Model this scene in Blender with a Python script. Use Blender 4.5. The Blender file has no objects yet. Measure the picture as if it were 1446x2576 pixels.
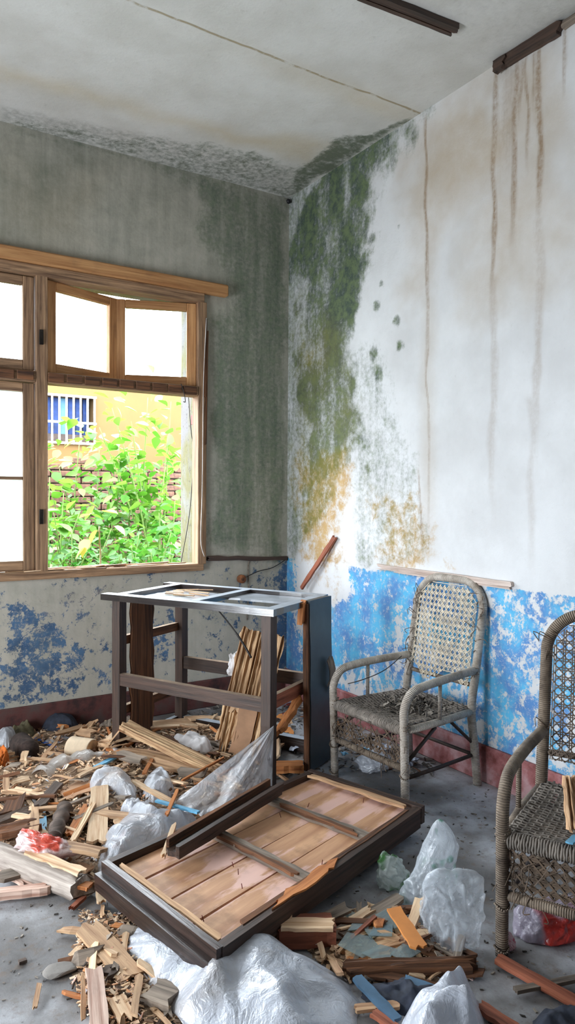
import bpy, bmesh, math, random
import numpy as np
from mathutils import Vector, Matrix
# ------------------------------------------------------------------ camera
SC = bpy.context.scene
COL = SC.collection
F_PX, IW, IH = 1806.0, 1446, 2576
CAM = np.array([-2.90, -4.59, 1.5])
AZ, PITCH, ROLL = math.radians(57.7), math.radians(-1.27), math.radians(0.34)
FWD = np.array([math.cos(AZ)*math.cos(PITCH), math.sin(AZ)*math.cos(PITCH), math.sin(PITCH)])
_r = np.array([math.sin(AZ), -math.cos(AZ), 0.0]); _u = np.cross(_r, FWD)
RGT = math.cos(ROLL)*_r + math.sin(ROLL)*_u
UPV = -math.sin(ROLL)*_r + math.cos(ROLL)*_u
cd = bpy.data.cameras.new('camera'); cam = bpy.data.objects.new('camera', cd); COL.objects.link(cam)
cd.sensor_fit = 'VERTICAL'; cd.sensor_height = 36.0; cd.lens = 36.0*F_PX/IH; cd.clip_start = 0.05
cam.matrix_world = Matrix(((RGT[0], UPV[0], -FWD[0], CAM[0]), (RGT[1], UPV[1], -FWD[1], CAM[1]),
                           (RGT[2], UPV[2], -FWD[2], CAM[2]), (0, 0, 0, 1)))
SC.camera = cam
# ------------------------------------------------------------------ sky, exposure
wd = bpy.data.worlds.new('overcast_sky'); SC.world = wd; wd.use_nodes = True
bg = wd.node_tree.nodes['Background']
bg.inputs[0].default_value = (0.86, 0.93, 1.0, 1); bg.inputs[1].default_value = 9.0
SC.view_settings.view_transform = 'Standard'; SC.view_settings.look = 'None'
SC.view_settings.gamma = 1.0; SC.view_settings.use_curve_mapping = False
SC.view_settings.exposure = 1.2
SC.cycles.max_bounces = 10; SC.cycles.diffuse_bounces = 6; SC.cycles.transparent_max_bounces = 16
SC.cycles.sample_clamp_indirect = 8.0; SC.cycles.caustics_reflective = False; SC.cycles.caustics_refractive = False
def portal(name, loc, rot, sx, sy):
    l = bpy.data.lights.new(name, 'AREA'); l.shape = 'RECTANGLE'; l.size = sx; l.size_y = sy
    l.cycles.is_portal = True
    o = bpy.data.objects.new(name, l); COL.objects.link(o); o.location = loc; o.rotation_euler = rot
portal('daylight_portal', (-2.36, 0.45, 1.94), (-math.pi/2, 0, 0), 3.4, 2.0)
portal('daylight_portal', (-4.95, -2.05, 1.05), (0, -math.pi/2, 0), 2.1, 1.5)

# ------------------------------------------------------------------ pixel -> place on a known plane
def ray(x, y): return FWD + RGT*(x-723)/F_PX - UPV*(y-1288)/F_PX
def onz(x, y, z=0.0):
    d = ray(x, y); return CAM + d*(z-CAM[2])/d[2]
def onx(x, y, X=0.0):
    d = ray(x, y); return CAM + d*(X-CAM[0])/d[0]
def ony(x, y, Y=0.0):
    d = ray(x, y); return CAM + d*(Y-CAM[1])/d[1]
def pxm(x, y, z=0.0):          # pixels per metre at the floor place
    p = onz(x, y, z); return F_PX/float((p-CAM) @ FWD)

# ------------------------------------------------------------------ noise in numpy
def _hash(ix, iy, s):
    h = (ix.astype(np.int64)*374761393 + iy.astype(np.int64)*668265263 + s*1442695041) & 0x7fffffff
    h = ((h ^ (h >> 13))*1274126177) & 0x7fffffff
    return ((h ^ (h >> 16)) & 0xffff)/65535.0
def vnoise(x, y, s=0):
    x = np.asarray(x, float); y = np.asarray(y, float)
    ix, iy = np.floor(x), np.floor(y); fx, fy = x-ix, y-iy
    fx = fx*fx*(3-2*fx); fy = fy*fy*(3-2*fy); ix = ix.astype(int); iy = iy.astype(int)
    a = _hash(ix, iy, s); b = _hash(ix+1, iy, s); c = _hash(ix, iy+1, s); d = _hash(ix+1, iy+1, s)
    return (a*(1-fx)+b*fx)*(1-fy) + (c*(1-fx)+d*fx)*fy
def fbm(x, y, s=0, o=4):
    t = 0; a = 0.5
    for k in range(o):
        t = t + a*vnoise(np.asarray(x)*2**k, np.asarray(y)*2**k, s+k*17); a *= 0.5
    return t/(1-0.5**o)
def sdist(px, py, poly):        # signed distance, inside positive
    px = np.asarray(px, float); py = np.asarray(py, float)
    d = np.full(px.shape, 1e9); ins = np.zeros(px.shape, bool); n = len(poly)
    for i in range(n):
        ax, ay = poly[i]; bx, by = poly[(i+1) % n]
        ex, ey = bx-ax, by-ay; l2 = ex*ex+ey*ey+1e-12
        t = np.clip(((px-ax)*ex+(py-ay)*ey)/l2, 0, 1)
        d = np.minimum(d, np.hypot(px-ax-t*ex, py-ay-t*ey))
        c = ((ay > py) != (by > py)) & (px < (bx-ax)*(py-ay)/((by-ay) if by != ay else 1e-12)+ax)
        ins ^= c
    return np.where(ins, d, -d)
def sstep(a, b, x):
    t = np.clip((x-a)/(b-a), 0, 1); return t*t*(3-2*t)

# ------------------------------------------------------------------ materials
MATS = {}
def lin(c):
    return tuple((v/255/12.92) if v/255 <= 0.04045 else ((v/255+0.055)/1.055)**2.4 for v in c) + (1.0,)
class NT:
    def __init__(s, name):
        s.m = bpy.data.materials.new(name); s.m.use_nodes = True; s.t = s.m.node_tree
        s.p = s.t.nodes['Principled BSDF']; s.o = s.t.nodes['Material Output']; MATS[name] = s.m
    def n(s, ty, ins=None, **kw):
        nd = s.t.nodes.new(ty)
        for k, v in kw.items(): setattr(nd, k, v)
        for k, v in (ins or {}).items(): s.set(nd.inputs[k], v)
        return nd
    def set(s, sock, v):
        if isinstance(v, bpy.types.NodeSocket): s.t.links.new(v, sock)
        elif isinstance(v, bpy.types.Node): s.t.links.new(v.outputs[0], sock)
        else: sock.default_value = v
    def math(s, op, a, b=0.0, clamp=False): return s.n('ShaderNodeMath', {0: a, 1: b}, operation=op, use_clamp=clamp).outputs[0]
    def mix(s, f, a, b, bt='MIX'):
        nd = s.n('ShaderNodeMix', data_type='RGBA', blend_type=bt)
        s.set(nd.inputs[0], f); s.set(nd.inputs[6], a); s.set(nd.inputs[7], b); return nd.outputs[2]
    def co(s, scale=(1, 1, 1), kind='Object', loc=(0, 0, 0)):
        tc = s.n('ShaderNodeTexCoord')
        return s.n('ShaderNodeMapping', {0: tc.outputs[kind], 1: loc, 3: scale}).outputs[0]
    def noise(s, vec, scale, detail=6, rough=0.6, dist=0.0):
        return s.n('ShaderNodeTexNoise', {'Vector': vec, 'Scale': scale, 'Detail': detail, 'Roughness': rough, 'Distortion': dist}).outputs[0]
    def ramp(s, f, stops, interp='LINEAR'):
        nd = s.n('ShaderNodeValToRGB'); s.set(nd.inputs[0], f); cr = nd.color_ramp; cr.interpolation = interp
        while len(cr.elements) < len(stops): cr.elements.new(0.5)
        for e, (p, c) in zip(cr.elements, stops): e.position = p; e.color = c
        return nd.outputs[0]
    def step(s, x, a, b):
        nd = s.n('ShaderNodeMapRange', {0: x, 1: a, 2: b, 3: 0.0, 4: 1.0}, interpolation_type='SMOOTHSTEP'); return nd.outputs[0]
    def bump(s, h, st=0.3, d=0.01):
        b = s.n('ShaderNodeBump', {'Strength': st, 'Distance': d, 'Height': h}); s.set(s.p.inputs['Normal'], b.outputs[0]); return b
    def base(s, c): s.set(s.p.inputs['Base Color'], c)
    def rough(s, v): s.set(s.p.inputs['Roughness'], v)

def wood(name, dark, light, rough=0.75, gs=1.0, grime=0.25):
    k = NT(name)
    oi = k.n('ShaderNodeObjectInfo')
    tc = k.n('ShaderNodeTexCoord')
    sh = k.n('ShaderNodeVectorMath', {0: tc.outputs['Object'], 1: (0, 0, 0)}, operation='ADD')
    off = k.n('ShaderNodeCombineXYZ', {0: k.math('MULTIPLY', oi.outputs['Random'], 37.0), 1: k.math('MULTIPLY', oi.outputs['Random'], 11.0), 2: 0.0})
    k.set(sh.inputs[1], off.outputs[0])
    v = k.n('ShaderNodeMapping', {0: sh.outputs[0], 3: (2.5*gs, 55*gs, 55*gs)}).outputs[0]
    v2 = k.n('ShaderNodeMapping', {0: sh.outputs[0], 3: (7, 9, 9)}).outputs[0]
    g = k.noise(v, 1.0, 5, 0.65, 0.4); gr = k.noise(v2, 1.0, 4, 0.6)
    c = k.ramp(g, [(0.32, lin(dark)), (0.66, lin(light))])
    c = k.mix(k.math('MULTIPLY', k.step(gr, 0.5, 0.75), grime), c, lin((70, 58, 48)))
    hv = k.n('ShaderNodeHueSaturation', {'Value': k.math('ADD', 0.82, k.math('MULTIPLY', oi.outputs['Random'], 0.36)), 'Color': c})
    k.base(hv.outputs[0]); k.rough(rough); k.bump(g, 0.5, 0.004)
    return k.m
wood('pale_wood', (190, 144, 104), (244, 216, 180))
wood('orange_wood', (150, 82, 38), (226, 150, 88))
wood('tan_wood', (146, 106, 76), (216, 178, 138))
wood('red_wood', (105, 52, 34), (176, 104, 76))
wood('dark_wood', (34, 24, 20), (82, 60, 48), 0.55)
wood('dark_polished', (26, 20, 18), (62, 46, 40), 0.32)
wood('dark_gloss', (30, 26, 26), (58, 48, 46), 0.2)
MATS['dark_gloss'].node_tree.nodes['Principled BSDF'].inputs['Specular IOR Level'].default_value = 1.0
MATS['dark_gloss'].node_tree.nodes['Principled BSDF'].inputs['Coat Weight'].default_value = 0.8
MATS['dark_gloss'].node_tree.nodes['Principled BSDF'].inputs['Coat Roughness'].default_value = 0.15
wood('rot_wood', (44, 28, 20), (128, 84, 54), 0.85)
wood('grey_wood', (84, 74, 66), (162, 146, 130), 0.85)
wood('pole_pale', (128, 114, 104), (206, 192, 180), 0.8)
wood('bark', (48, 40, 36), (120, 104, 94), 0.95, 0.5)
wood('fibre_wood', (124, 76, 44), (238, 202, 156), 0.8, 1.5, 0.12)
wood('window_wood', (92, 66, 48), (176, 140, 106), 0.7)
wood('window_ochre', (150, 100, 58), (196, 148, 98), 0.6)
wood('trim_pale', (156, 134, 122), (216, 200, 190), 0.75)
wood('pink_wood', (164, 122, 104), (228, 198, 180), 0.75)
def plain(name, col, rough=0.5, var=0.12, scale=12, metal=0.0, bump=0.0):
    k = NT(name); nz = k.noise(k.co(), scale, 5, 0.6)
    d = tuple(max(0, v*(1-var*2)) for v in col); k.base(k.ramp(nz, [(0.3, lin(d)), (0.7, lin(col))]))
    k.rough(rough); k.p.inputs['Metallic'].default_value = metal
    if bump: k.bump(nz, bump, 0.004)
    return k.m
plain('sky_blue', (120, 190, 228), 0.4); plain('blue_strip', (84, 120, 150), 0.5); plain('bright_blue', (40, 110, 215), 0.35)
plain('navy_cloth', (52, 58, 74), 0.85, 0.2, 30, 0, 0.4); plain('paper_white', (206, 212, 228), 0.7); plain('black_plastic', (28, 28, 32), 0.5)
plain('orange_cloth', (235, 120, 30), 0.7, 0.2, 20, 0, .4); plain('olive_cloth', (120, 112, 84), 0.85, 0.2, 20)
plain('cylinder_pale', (226, 202, 172), 0.75, 0.1, 9); plain('cylinder_end', (170, 122, 76), 0.85, 0.2, 30); plain('dark_log', (82, 66, 60), 0.9, 0.3, 30, 0, .5)
plain('metal_dark', (60, 54, 50), 0.5, 0.2, 40, 0.8); plain('rust_red', (128, 40, 30), 0.6, 0.2, 40); plain('wire', (38, 32, 30), 0.5)
plain('cardboard', (196, 152, 118), 0.9, 0.08, 8); plain('orange_board', (222, 142, 72), 0.7, 0.08, 6); plain('stone', (150, 144, 138), 0.9, 0.1, 14, 0, .3)
plain('leaf_dry', (120, 96, 78), 0.85, 0.3, 20); plain('leaf_grey', (92, 86, 80), 0.9, 0.3, 20); plain('box_wood', (172, 108, 68), 0.8, .2, 30)
plain('white_wad', (236, 232, 232), 0.7, 0.05, 20, 0, .5); plain('grey_panel', (70, 84, 92), 0.38, 0.14, 5); plain('bar_white', (232, 226, 220), 0.5)
plain('curtain_blue', (34, 62, 120), 0.8, 0.25, 6); plain('curtain_pale', (86, 130, 156), 0.8, 0.1, 6); plain('yellow_render', (100, 74, 36), 0.9, 0.05, 2)
plain('brick', (104, 70, 54), 0.9, 0.25, 20, 0, .4); plain('mortar', (92, 84, 74), 0.95, 0.2, 10); plain('earth', (96, 84, 62), 1.0, .3, 6)
plain('stem_green', (110, 140, 60), 0.7); plain('stem_pale', (196, 178, 140), 0.7); plain('green_print', (30, 150, 110), 0.4, .05); plain('room_plaster', (128, 122, 114), 0.9, 0.05, 3)
plain('sheen_pale', (176, 184, 194), .5, .08, 10); plain('lit_dust_tan', (176, 150, 126), .8, .12, 14)  # cabinet rail tops: window sheen painted as pale colour, lit dust as tan
plain('white_board', (172, 178, 186), 0.22, 0.1, 6)

def film(name, tint, clear=0.2, transl=0.3, rough=0.22, spots=None):
    k = NT(name); v = k.co()
    n1 = k.noise(v, 9, 4, 0.55, 1.2); n2 = k.noise(v, 30, 4, 0.6, 0.6)
    rid = k.math('ABSOLUTE', k.math('SUBTRACT', n1, 0.5)); rid2 = k.math('ABSOLUTE', k.math('SUBTRACT', n2, 0.5))
    h = k.math('ADD', k.math('MULTIPLY', rid, 1.0), k.math('MULTIPLY', rid2, 0.4))
    col = lin(tint)
    n3 = k.noise(v, 5, 5, 0.6)
    c = k.mix(k.math('MULTIPLY', k.step(n3, 0.5, 0.72), 0.4), col, lin((170, 150, 126)))
    if spots: c = k.mix(k.step(k.noise(k.co(loc=(3, 1, 7)), spots[1], 2, 0.5), spots[2], spots[2]+0.06), c, lin(spots[0]))
    at = k.n('ShaderNodeAttribute', attribute_name='cr')
    k.base(c); k.rough(rough); b = k.bump(h, 0.8, 0.02); k.p.inputs['Specular IOR Level'].default_value = 0.9
    k.p.inputs['Coat Weight'].default_value = 0.5; k.p.inputs['Coat Roughness'].default_value = 0.08
    tl = k.n('ShaderNodeBsdfTranslucent'); k.set(tl.inputs[0], c); k.set(tl.inputs['Normal'], b.outputs[0])
    tr = k.n('ShaderNodeBsdfTransparent')
    m1 = k.n('ShaderNodeMixShader', {0: transl, 1: k.p.outputs[0], 2: tl.outputs[0]})
    fac = k.n('ShaderNodeMapRange', {0: at.outputs['Fac'], 1: 0.0, 2: 1.0, 3: clear*1.25, 4: clear*0.12})   # folded film is whiter than a single layer
    m2 = k.n('ShaderNodeMixShader', {0: fac.outputs[0], 1: m1.outputs[0], 2: tr.outputs[0]})
    k.set(k.o.inputs[0], m2.outputs[0]); return k.m
film('film_white', (224, 229, 238), 0.3, 0.25); film('film_clear', (220, 228, 236), 0.62, 0.25, 0.14); film('film_print', (220, 228, 236), 0.5, 0.25, 0.14, ((30, 150, 110), 9, 0.585)); film('film_red', (240, 222, 220), 0.12, 0.3, 0.25, ((232, 96, 76), 7, 0.5))
film('film_green', (222, 232, 228), 0.4, 0.3, 0.16, ((60, 140, 50), 8, 0.56)); film('film_pink', (236, 210, 216), 0.05, 0.2, 0.4, ((214, 60, 100), 22, 0.52))
film('film_redbag', (200, 192, 210), 0.05, 0.2, 0.3, ((196, 50, 40), 4, 0.57)); film('film_solid', (216, 221, 232), 0.12, 0.2)
film('film_hang', (214, 216, 222), 0.34, 0.3, 0.2)
film('film_sleeve', (216, 210, 204), 0.22, 0.3)
def glassmat(name, frosted):
    k = NT(name)
    if frosted:
        tl = k.n('ShaderNodeBsdfTranslucent', {0: (0.88, 0.97, 0.98, 1)}); tr = k.n('ShaderNodeBsdfTransparent')
        m1 = k.n('ShaderNodeMixShader', {0: 0.22, 1: tl.outputs[0], 2: tr.outputs[0]})
    else:
        m1 = k.n('ShaderNodeBsdfTransparent', {0: (0.97, 0.99, 0.98, 1)})
    gl = k.n('ShaderNodeBsdfGlossy', {'Roughness': 0.05 if not frosted else 0.3})
    fr = k.n('ShaderNodeFresnel', {0: 1.45})
    m2 = k.n('ShaderNodeMixShader', {0: k.math('MULTIPLY', fr.outputs[0], 0.6), 1: m1.outputs[0], 2: gl.outputs[0]})
    k.set(k.o.inputs[0], m2.outputs[0]); return k.m
glassmat('frosted_glass', True); glassmat('clear_glass', False)
k = NT('shard_glass'); k.base(lin((150, 162, 164))); k.rough(0.06)
tr = k.n('ShaderNodeBsdfTransparent', {0: (0.8, 0.9, 0.9, 1)}); mx = k.n('ShaderNodeMixShader', {0: 0.6, 1: k.p.outputs[0], 2: tr.outputs[0]}); k.set(k.o.inputs[0], mx.outputs[0])
def leafmat(name, c1, c2):
    k = NT(name); oi = k.n('ShaderNodeObjectInfo')
    c = k.mix(oi.outputs['Random'], lin(c1), lin(c2)); k.base(c); k.rough(0.5)
    tl = k.n('ShaderNodeBsdfTranslucent'); k.set(tl.inputs[0], c)
    m = k.n('ShaderNodeMixShader', {0: 0.45, 1: k.p.outputs[0], 2: tl.outputs[0]}); k.set(k.o.inputs[0], m.outputs[0])
leafmat('leaf_bright', (62, 116, 28), (118, 158, 58)); leafmat('leaf_mid', (38, 96, 30), (84, 136, 44))
leafmat('leaf_yellow', (160, 150, 60), (176, 166, 90)); leafmat('leaf_cover', (34, 86, 30), (74, 124, 40))
def rattan(name, c1, c2, white=None):
    k = NT(name)
    at = k.n('ShaderNodeAttribute', attribute_name='u')
    w = k.math('SINE', k.math('MULTIPLY', at.outputs['Fac'], 2*math.pi/0.0075))
    nz = k.noise(k.co(), 14, 5, 0.6); n2 = k.noise(k.co((1, 1, 1)), 60, 3, 0.6)
    c = k.ramp(nz, [(0.3, lin(c1)), (0.68, lin(c2))])
    c = k.mix(k.math('MULTIPLY', k.step(w, 0.25, -0.9), 0.45), c, lin((44, 34, 28)))
    c = k.mix(k.math('MULTIPLY', k.step(n2, 0.55, 0.72), 0.35), c, lin((60, 48, 40)))
    k.base(c); k.rough(0.6); k.bump(w, 0.7, 0.003); return k.m
rattan('rattan_pale', (160, 146, 130), (230, 220, 208)); rattan('rattan_dark', (86, 72, 60), (164, 146, 126))
plain('cane_pale', (228, 212, 186), 0.6, 0.14, 25); plain('cane_dark', (112, 92, 74), 0.65, 0.2, 25); plain('weave_grey', (152, 142, 132), 0.75, 0.2, 20); plain('pole_wood', (70, 52, 42), 0.6, .2, 20)

# walls: stain masks come as vertex attributes, fine edges from noise
def wallmat(name, plaster, plaster2, green1, green2, blue1, blue2, streak=0.5, bl_gain=1.0):
    k = NT(name)
    m1 = k.n('ShaderNodeAttribute', attribute_name='m1'); m2 = k.n('ShaderNodeAttribute', attribute_name='m2')
    s1 = k.n('ShaderNodeSeparateColor', {0: m1.outputs[0]}); s2 = k.n('ShaderNodeSeparateColor', {0: m2.outputs[0]})
    gm, oc, br = s1.outputs[0], s1.outputs[1], s1.outputs[2]; bl, gr, tn = s2.outputs[0], s2.outputs[1], s2.outputs[2]
    v = k.co(); vs = k.co((15, 15, 1.3))
    nf = k.noise(v, 34, 9, 0.72); nm = k.noise(v, 7, 8, 0.68, 0.3); ns = k.noise(vs, 1.0, 6, 0.65); nb = k.noise(k.co(loc=(5, 3, 1)), 13, 10, 0.78, 0.15)
    nc = k.noise(k.co(loc=(9, 2, 4)), 2.2, 5, 0.6)
    c = k.mix(k.step(nc, 0.3, 0.7), lin(plaster), lin(plaster2))
    c = k.mix(k.math('MULTIPLY', k.step(nf, 0.58, 0.75), 0.16), c, lin((120, 112, 100)))
    # tan tint
    c = k.mix(k.math('MULTIPLY', tn, k.math('ADD', 0.35, k.math('MULTIPLY', nm, 0.6))), c, lin((176, 156, 128)))
    # blue paint with flaked edges
    fb = k.step(k.math('ADD', bl, k.math('MULTIPLY', k.math('SUBTRACT', nb, 0.5), 3.0)), 0.42, 0.58)
    bc = k.mix(k.step(k.noise(k.co(loc=(1, 8, 2)), 5, 6, .6), 0.38, 0.62), lin(blue1), lin(blue2))
    bc = k.mix(k.math('MULTIPLY', k.step(nf, 0.5, 0.68), 0.6), bc, lin(plaster))
    c = k.mix(k.math('MULTIPLY', fb, k.math('MINIMUM', k.math('MULTIPLY', bl, 6.0), 1.0)), c, bc)
    # grime
    gn = k.math('ADD', k.math('MULTIPLY', ns, streak), k.math('ADD', k.math('MULTIPLY', nm, .6-streak*.5), k.math('MULTIPLY', nf, .4-streak*.5)))
    fg = k.math('MULTIPLY', gr, k.math('ADD', .62, k.math('MULTIPLY', k.math('SUBTRACT', gn, .5), 2.4)), True)
    c = k.mix(fg, c, lin((96, 103, 88)))
    # ochre
    fo = k.step(k.math('ADD', oc, k.math('MULTIPLY', k.math('SUBTRACT', nb, 0.5), 2.4)), 0.3, 0.95)
    c = k.mix(k.math('MULTIPLY', fo, k.math('MINIMUM', k.math('MULTIPLY', oc, 2.2), 0.85)), c, k.mix(nm, lin((150, 108, 34)), lin((206, 166, 84))))
    # green mould
    nn = k.math('ADD', k.math('MULTIPLY', ns, 0.22), k.math('ADD', k.math('MULTIPLY', nf, 0.38), k.math('MULTIPLY', nb, 0.4)))
    fm = k.step(k.math('ADD', gm, k.math('MULTIPLY', k.math('SUBTRACT', nn, 0.5), 2.3)), 0.28, 0.98)
    gcol = k.mix(k.step(nb, 0.4, 0.62), lin(green1), lin(green2)); gcol = k.mix(k.math('MINIMUM', k.math('MULTIPLY', oc, 1.3), .8), gcol, lin((112, 108, 42)))
    c = k.mix(k.math('MULTIPLY', fm, k.math('MINIMUM', k.math('MULTIPLY', gm, 2.4), 0.94)), c, gcol)
    # brown runs
    fr_ = k.math('MULTIPLY', br, k.step(k.math('ADD', k.math('MULTIPLY', ns, 0.5), k.math('MULTIPLY', nf, 0.5)), 0.3, 0.62))
    c = k.mix(fr_, c, lin((132, 102, 66)))
    k.base(c); k.rough(0.88)
    h = k.math('ADD', k.math('MULTIPLY', nf, 0.5), k.math('ADD', k.math('MULTIPLY', fb, 0.25), k.math('MULTIPLY', nm, 0.6)))
    k.bump(h, 0.35, 0.012); return k.m
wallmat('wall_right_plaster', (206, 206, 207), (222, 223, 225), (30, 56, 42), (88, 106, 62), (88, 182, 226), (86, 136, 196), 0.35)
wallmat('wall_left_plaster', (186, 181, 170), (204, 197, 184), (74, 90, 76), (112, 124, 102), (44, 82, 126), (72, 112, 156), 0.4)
k = NT('ceiling_plaster')
m1 = k.n('ShaderNodeAttribute', attribute_name='m1'); s1 = k.n('ShaderNodeSeparateColor', {0: m1.outputs[0]})
v = k.co(); nf = k.noise(v, 26, 9, 0.7); nm = k.noise(v, 3, 6, 0.6); nb = k.noise(k.co(loc=(4, 4, 0)), 9, 9, 0.7)
c = k.mix(k.step(nm, 0.3, 0.7), lin((196, 194, 188)), lin((210, 209, 205)))
c = k.mix(k.math('MULTIPLY', k.step(nf, 0.56, 0.75), 0.22), c, lin((132, 126, 112)))
c = k.mix(k.math('MULTIPLY', s1.outputs[1], k.math('ADD', 0.25, k.math('MULTIPLY', nb, 0.8))), c, lin((186, 166, 122)))
c = k.mix(k.math('MULTIPLY', s1.outputs[2], k.step(nf, 0.3, 0.66)), c, lin((112, 112, 104)))
fm = k.step(k.math('ADD', s1.outputs[0], k.math('MULTIPLY', k.math('SUBTRACT', k.math('ADD', k.math('MULTIPLY', nf, 0.5), k.math('MULTIPLY', nb, 0.5)), 0.5), 2.3)), 0.3, 0.95)
c = k.mix(k.math('MULTIPLY', fm, k.math('MINIMUM', k.math('MULTIPLY', s1.outputs[0], 2.4), 0.9)), c, k.mix(nb, lin((52, 66, 50)), lin((98, 108, 84))))
sp = k.n('ShaderNodeSeparateXYZ', {0: v}); wob = k.math('MULTIPLY', k.math('SUBTRACT', k.noise(k.co((3, 3, 3)), 1.0, 3), 0.5), 0.05)
cr = k.math('ABSOLUTE', k.math('ADD', k.math('ADD', sp.outputs[1], 1.42), wob))
c = k.mix(k.math('MULTIPLY', k.math('MULTIPLY', k.step(cr, 0.012, 0.003), k.step(nb, 0.36, 0.5)), .75), c, lin((140, 120, 78)))
k.base(c); k.rough(0.9); k.bump(k.math('ADD', nf, k.math('MULTIPLY', k.step(cr, 0.008, 0.002), -1.0)), 0.25, 0.01)
k = NT('reveal_plaster'); v = k.co(); n1 = k.noise(k.co((3, 3, 1.2)), 1.6, 6, .6); n2 = k.noise(v, 40, 8, .75)
c = k.ramp(n1, [(0.4, lin((104, 102, 102))), (0.54, lin((98, 94, 58))), (0.66, lin((112, 112, 110)))])
k.base(k.mix(k.math('MULTIPLY', k.step(n2, .56, .64), .7), c, lin((56, 54, 52)))); k.rough(.9); k.bump(n2, .5, .01)
# floor
k = NT('concrete_floor'); v = k.co()
n1 = k.noise(v, 1.6, 7, 0.6); n2 = k.noise(v, 18, 9, 0.7); n3 = k.noise(k.co(loc=(3, 9, 0)), 60, 6, 0.7)
c = k.ramp(n1, [(0.3, lin((80, 77, 75))), (0.47, lin((132, 130, 130))), (0.62, lin((192, 194, 200)))])
c = k.mix(k.math('MULTIPLY', k.step(n2, 0.5, 0.68), 0.5), c, lin((112, 92, 74)))
c = k.mix(k.math('MULTIPLY', k.step(n3, 0.6, 0.7), 0.6), c, lin((60, 54, 50)))
k.base(c); k.rough(0.75); k.bump(k.math('ADD', n2, k.math('MULTIPLY', n3, 0.5)), 0.4, 0.008)
k = NT('baseboard_red'); v = k.co(); n1 = k.noise(v, 6, 7, 0.65); n2 = k.noise(v, 22, 7, .65)
c = k.ramp(n1, [(0.36, lin((118, 60, 56))), (0.5, lin((164, 104, 104))), (0.62, lin((190, 150, 152)))])
k.base(k.mix(k.math('MULTIPLY', k.step(n2, .55, .7), .6), c, lin((110, 84, 78)))); k.rough(0.8); k.bump(n2, .4, .01)
k = NT('baseboard_dark'); v = k.co(); n1 = k.noise(v, 6, 7, 0.65)
k.base(k.ramp(n1, [(0.34, lin((44, 32, 32))), (0.5, lin((92, 52, 48))), (0.66, lin((84, 66, 62)))])); k.rough(0.85); k.bump(n1, .4, .01)
k = NT('litter_dirt'); v = k.co(); n1 = k.noise(v, 24, 9, 0.75); n2 = k.noise(v, 5, 5, 0.6)
c = k.ramp(n1, [(0.32, lin((100, 80, 66))), (0.5, lin((174, 144, 116))), (0.66, lin((224, 196, 166)))])
k.base(k.mix(k.math('MULTIPLY', k.step(n2, .45, .65), .5), c, lin((112, 98, 88)))); k.rough(0.95); k.bump(n1, 1.0, .02)
# chips: colour per piece through an attribute
k = NT('chip_mix'); at = k.n('ShaderNodeAttribute', attribute_name='tone')
k.base(k.ramp(at.outputs['Fac'], [(0.0, lin((64, 50, 42))), (0.28, lin((150, 118, 92))), (0.5, lin((214, 178, 140))), (0.8, lin((242, 220, 192))), (0.93, lin((214, 140, 84))), (1.0, lin((200, 206, 216)))])); k.rough(0.85)
k = NT('seat_litter_mix'); at = k.n('ShaderNodeAttribute', attribute_name='tone')
k.base(k.ramp(at.outputs['Fac'], [(0.0, lin((40, 36, 32))), (0.5, lin((100, 92, 84))), (1.0, lin((178, 168, 156)))])); k.rough(0.9)
k = NT('door_board'); v = k.co(); n1 = k.noise(k.co((1.6, 16, 16)), 1.0, 5, 0.6); n2 = k.noise(k.co((2.2, 9, 3), loc=(2, 0, 0)), 1.0, 6, 0.6, .4); n3 = k.noise(v, 5, 6, .6)
oi = k.n('ShaderNodeObjectInfo')
c = k.ramp(n1, [(0.3, lin((168, 120, 88))), (0.7, lin((220, 172, 132)))])
c = k.mix(k.math('MULTIPLY', k.step(n2, .5, .6), .75), c, lin((234, 194, 184)))
c = k.mix(k.math('MULTIPLY', k.step(n3, .52, .7), .5), c, lin((118, 86, 62)))
k.base(c); k.rough(.6); k.bump(n1, .2, .004)

# ------------------------------------------------------------------ object helpers
WM = {}
def wm(o): return WM.get(o.name, Matrix())
def link(o, M=None, parent=None):
    COL.objects.link(o); M = M or Matrix(); WM[o.name] = M
    if parent is not None:
        o.parent = parent; o.matrix_parent_inverse = Matrix(); o.matrix_local = wm(parent).inverted() @ M
    else: o.matrix_local = M
    return o
def tag(o, label=None, cat=None, group=None, kind=None):
    if label: o['label'] = label
    if cat: o['category'] = cat
    if group: o['group'] = group
    if kind: o['kind'] = kind
    return o
def thing(name, label, cat, loc, group=None, kind=None):
    o = bpy.data.objects.new(name, None); o.empty_display_size = 0.05
    link(o, Matrix.Translation(Vector(loc))); return tag(o, label, cat, group, kind)
def mk(name, V, Fc, mat, M=None, parent=None, smooth=False, attr=None):
    me = bpy.data.meshes.new(name); me.from_pydata([tuple(map(float, p)) for p in V], [], [tuple(map(int, f)) for f in Fc])
    me.materials.append(MATS[mat])
    if smooth: me.polygons.foreach_set('use_smooth', [True]*len(me.polygons))
    for an, (ty, data) in (attr or {}).items():
        a = me.attributes.new(an, ty, 'POINT')
        a.data.foreach_set('color' if ty == 'FLOAT_COLOR' else 'value', np.asarray(data, dtype=np.float32).ravel())
    me.update()
    return link(bpy.data.objects.new(name, me), M, parent)
BOXF = [(0, 3, 2, 1), (4, 5, 6, 7), (0, 1, 5, 4), (1, 2, 6, 5), (2, 3, 7, 6), (3, 0, 4, 7)]
def boxv(x0, x1, y0, y1, z0, z1): return [(x0, y0, z0), (x1, y0, z0), (x1, y1, z0), (x0, y1, z0), (x0, y0, z1), (x1, y0, z1), (x1, y1, z1), (x0, y1, z1)]
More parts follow.
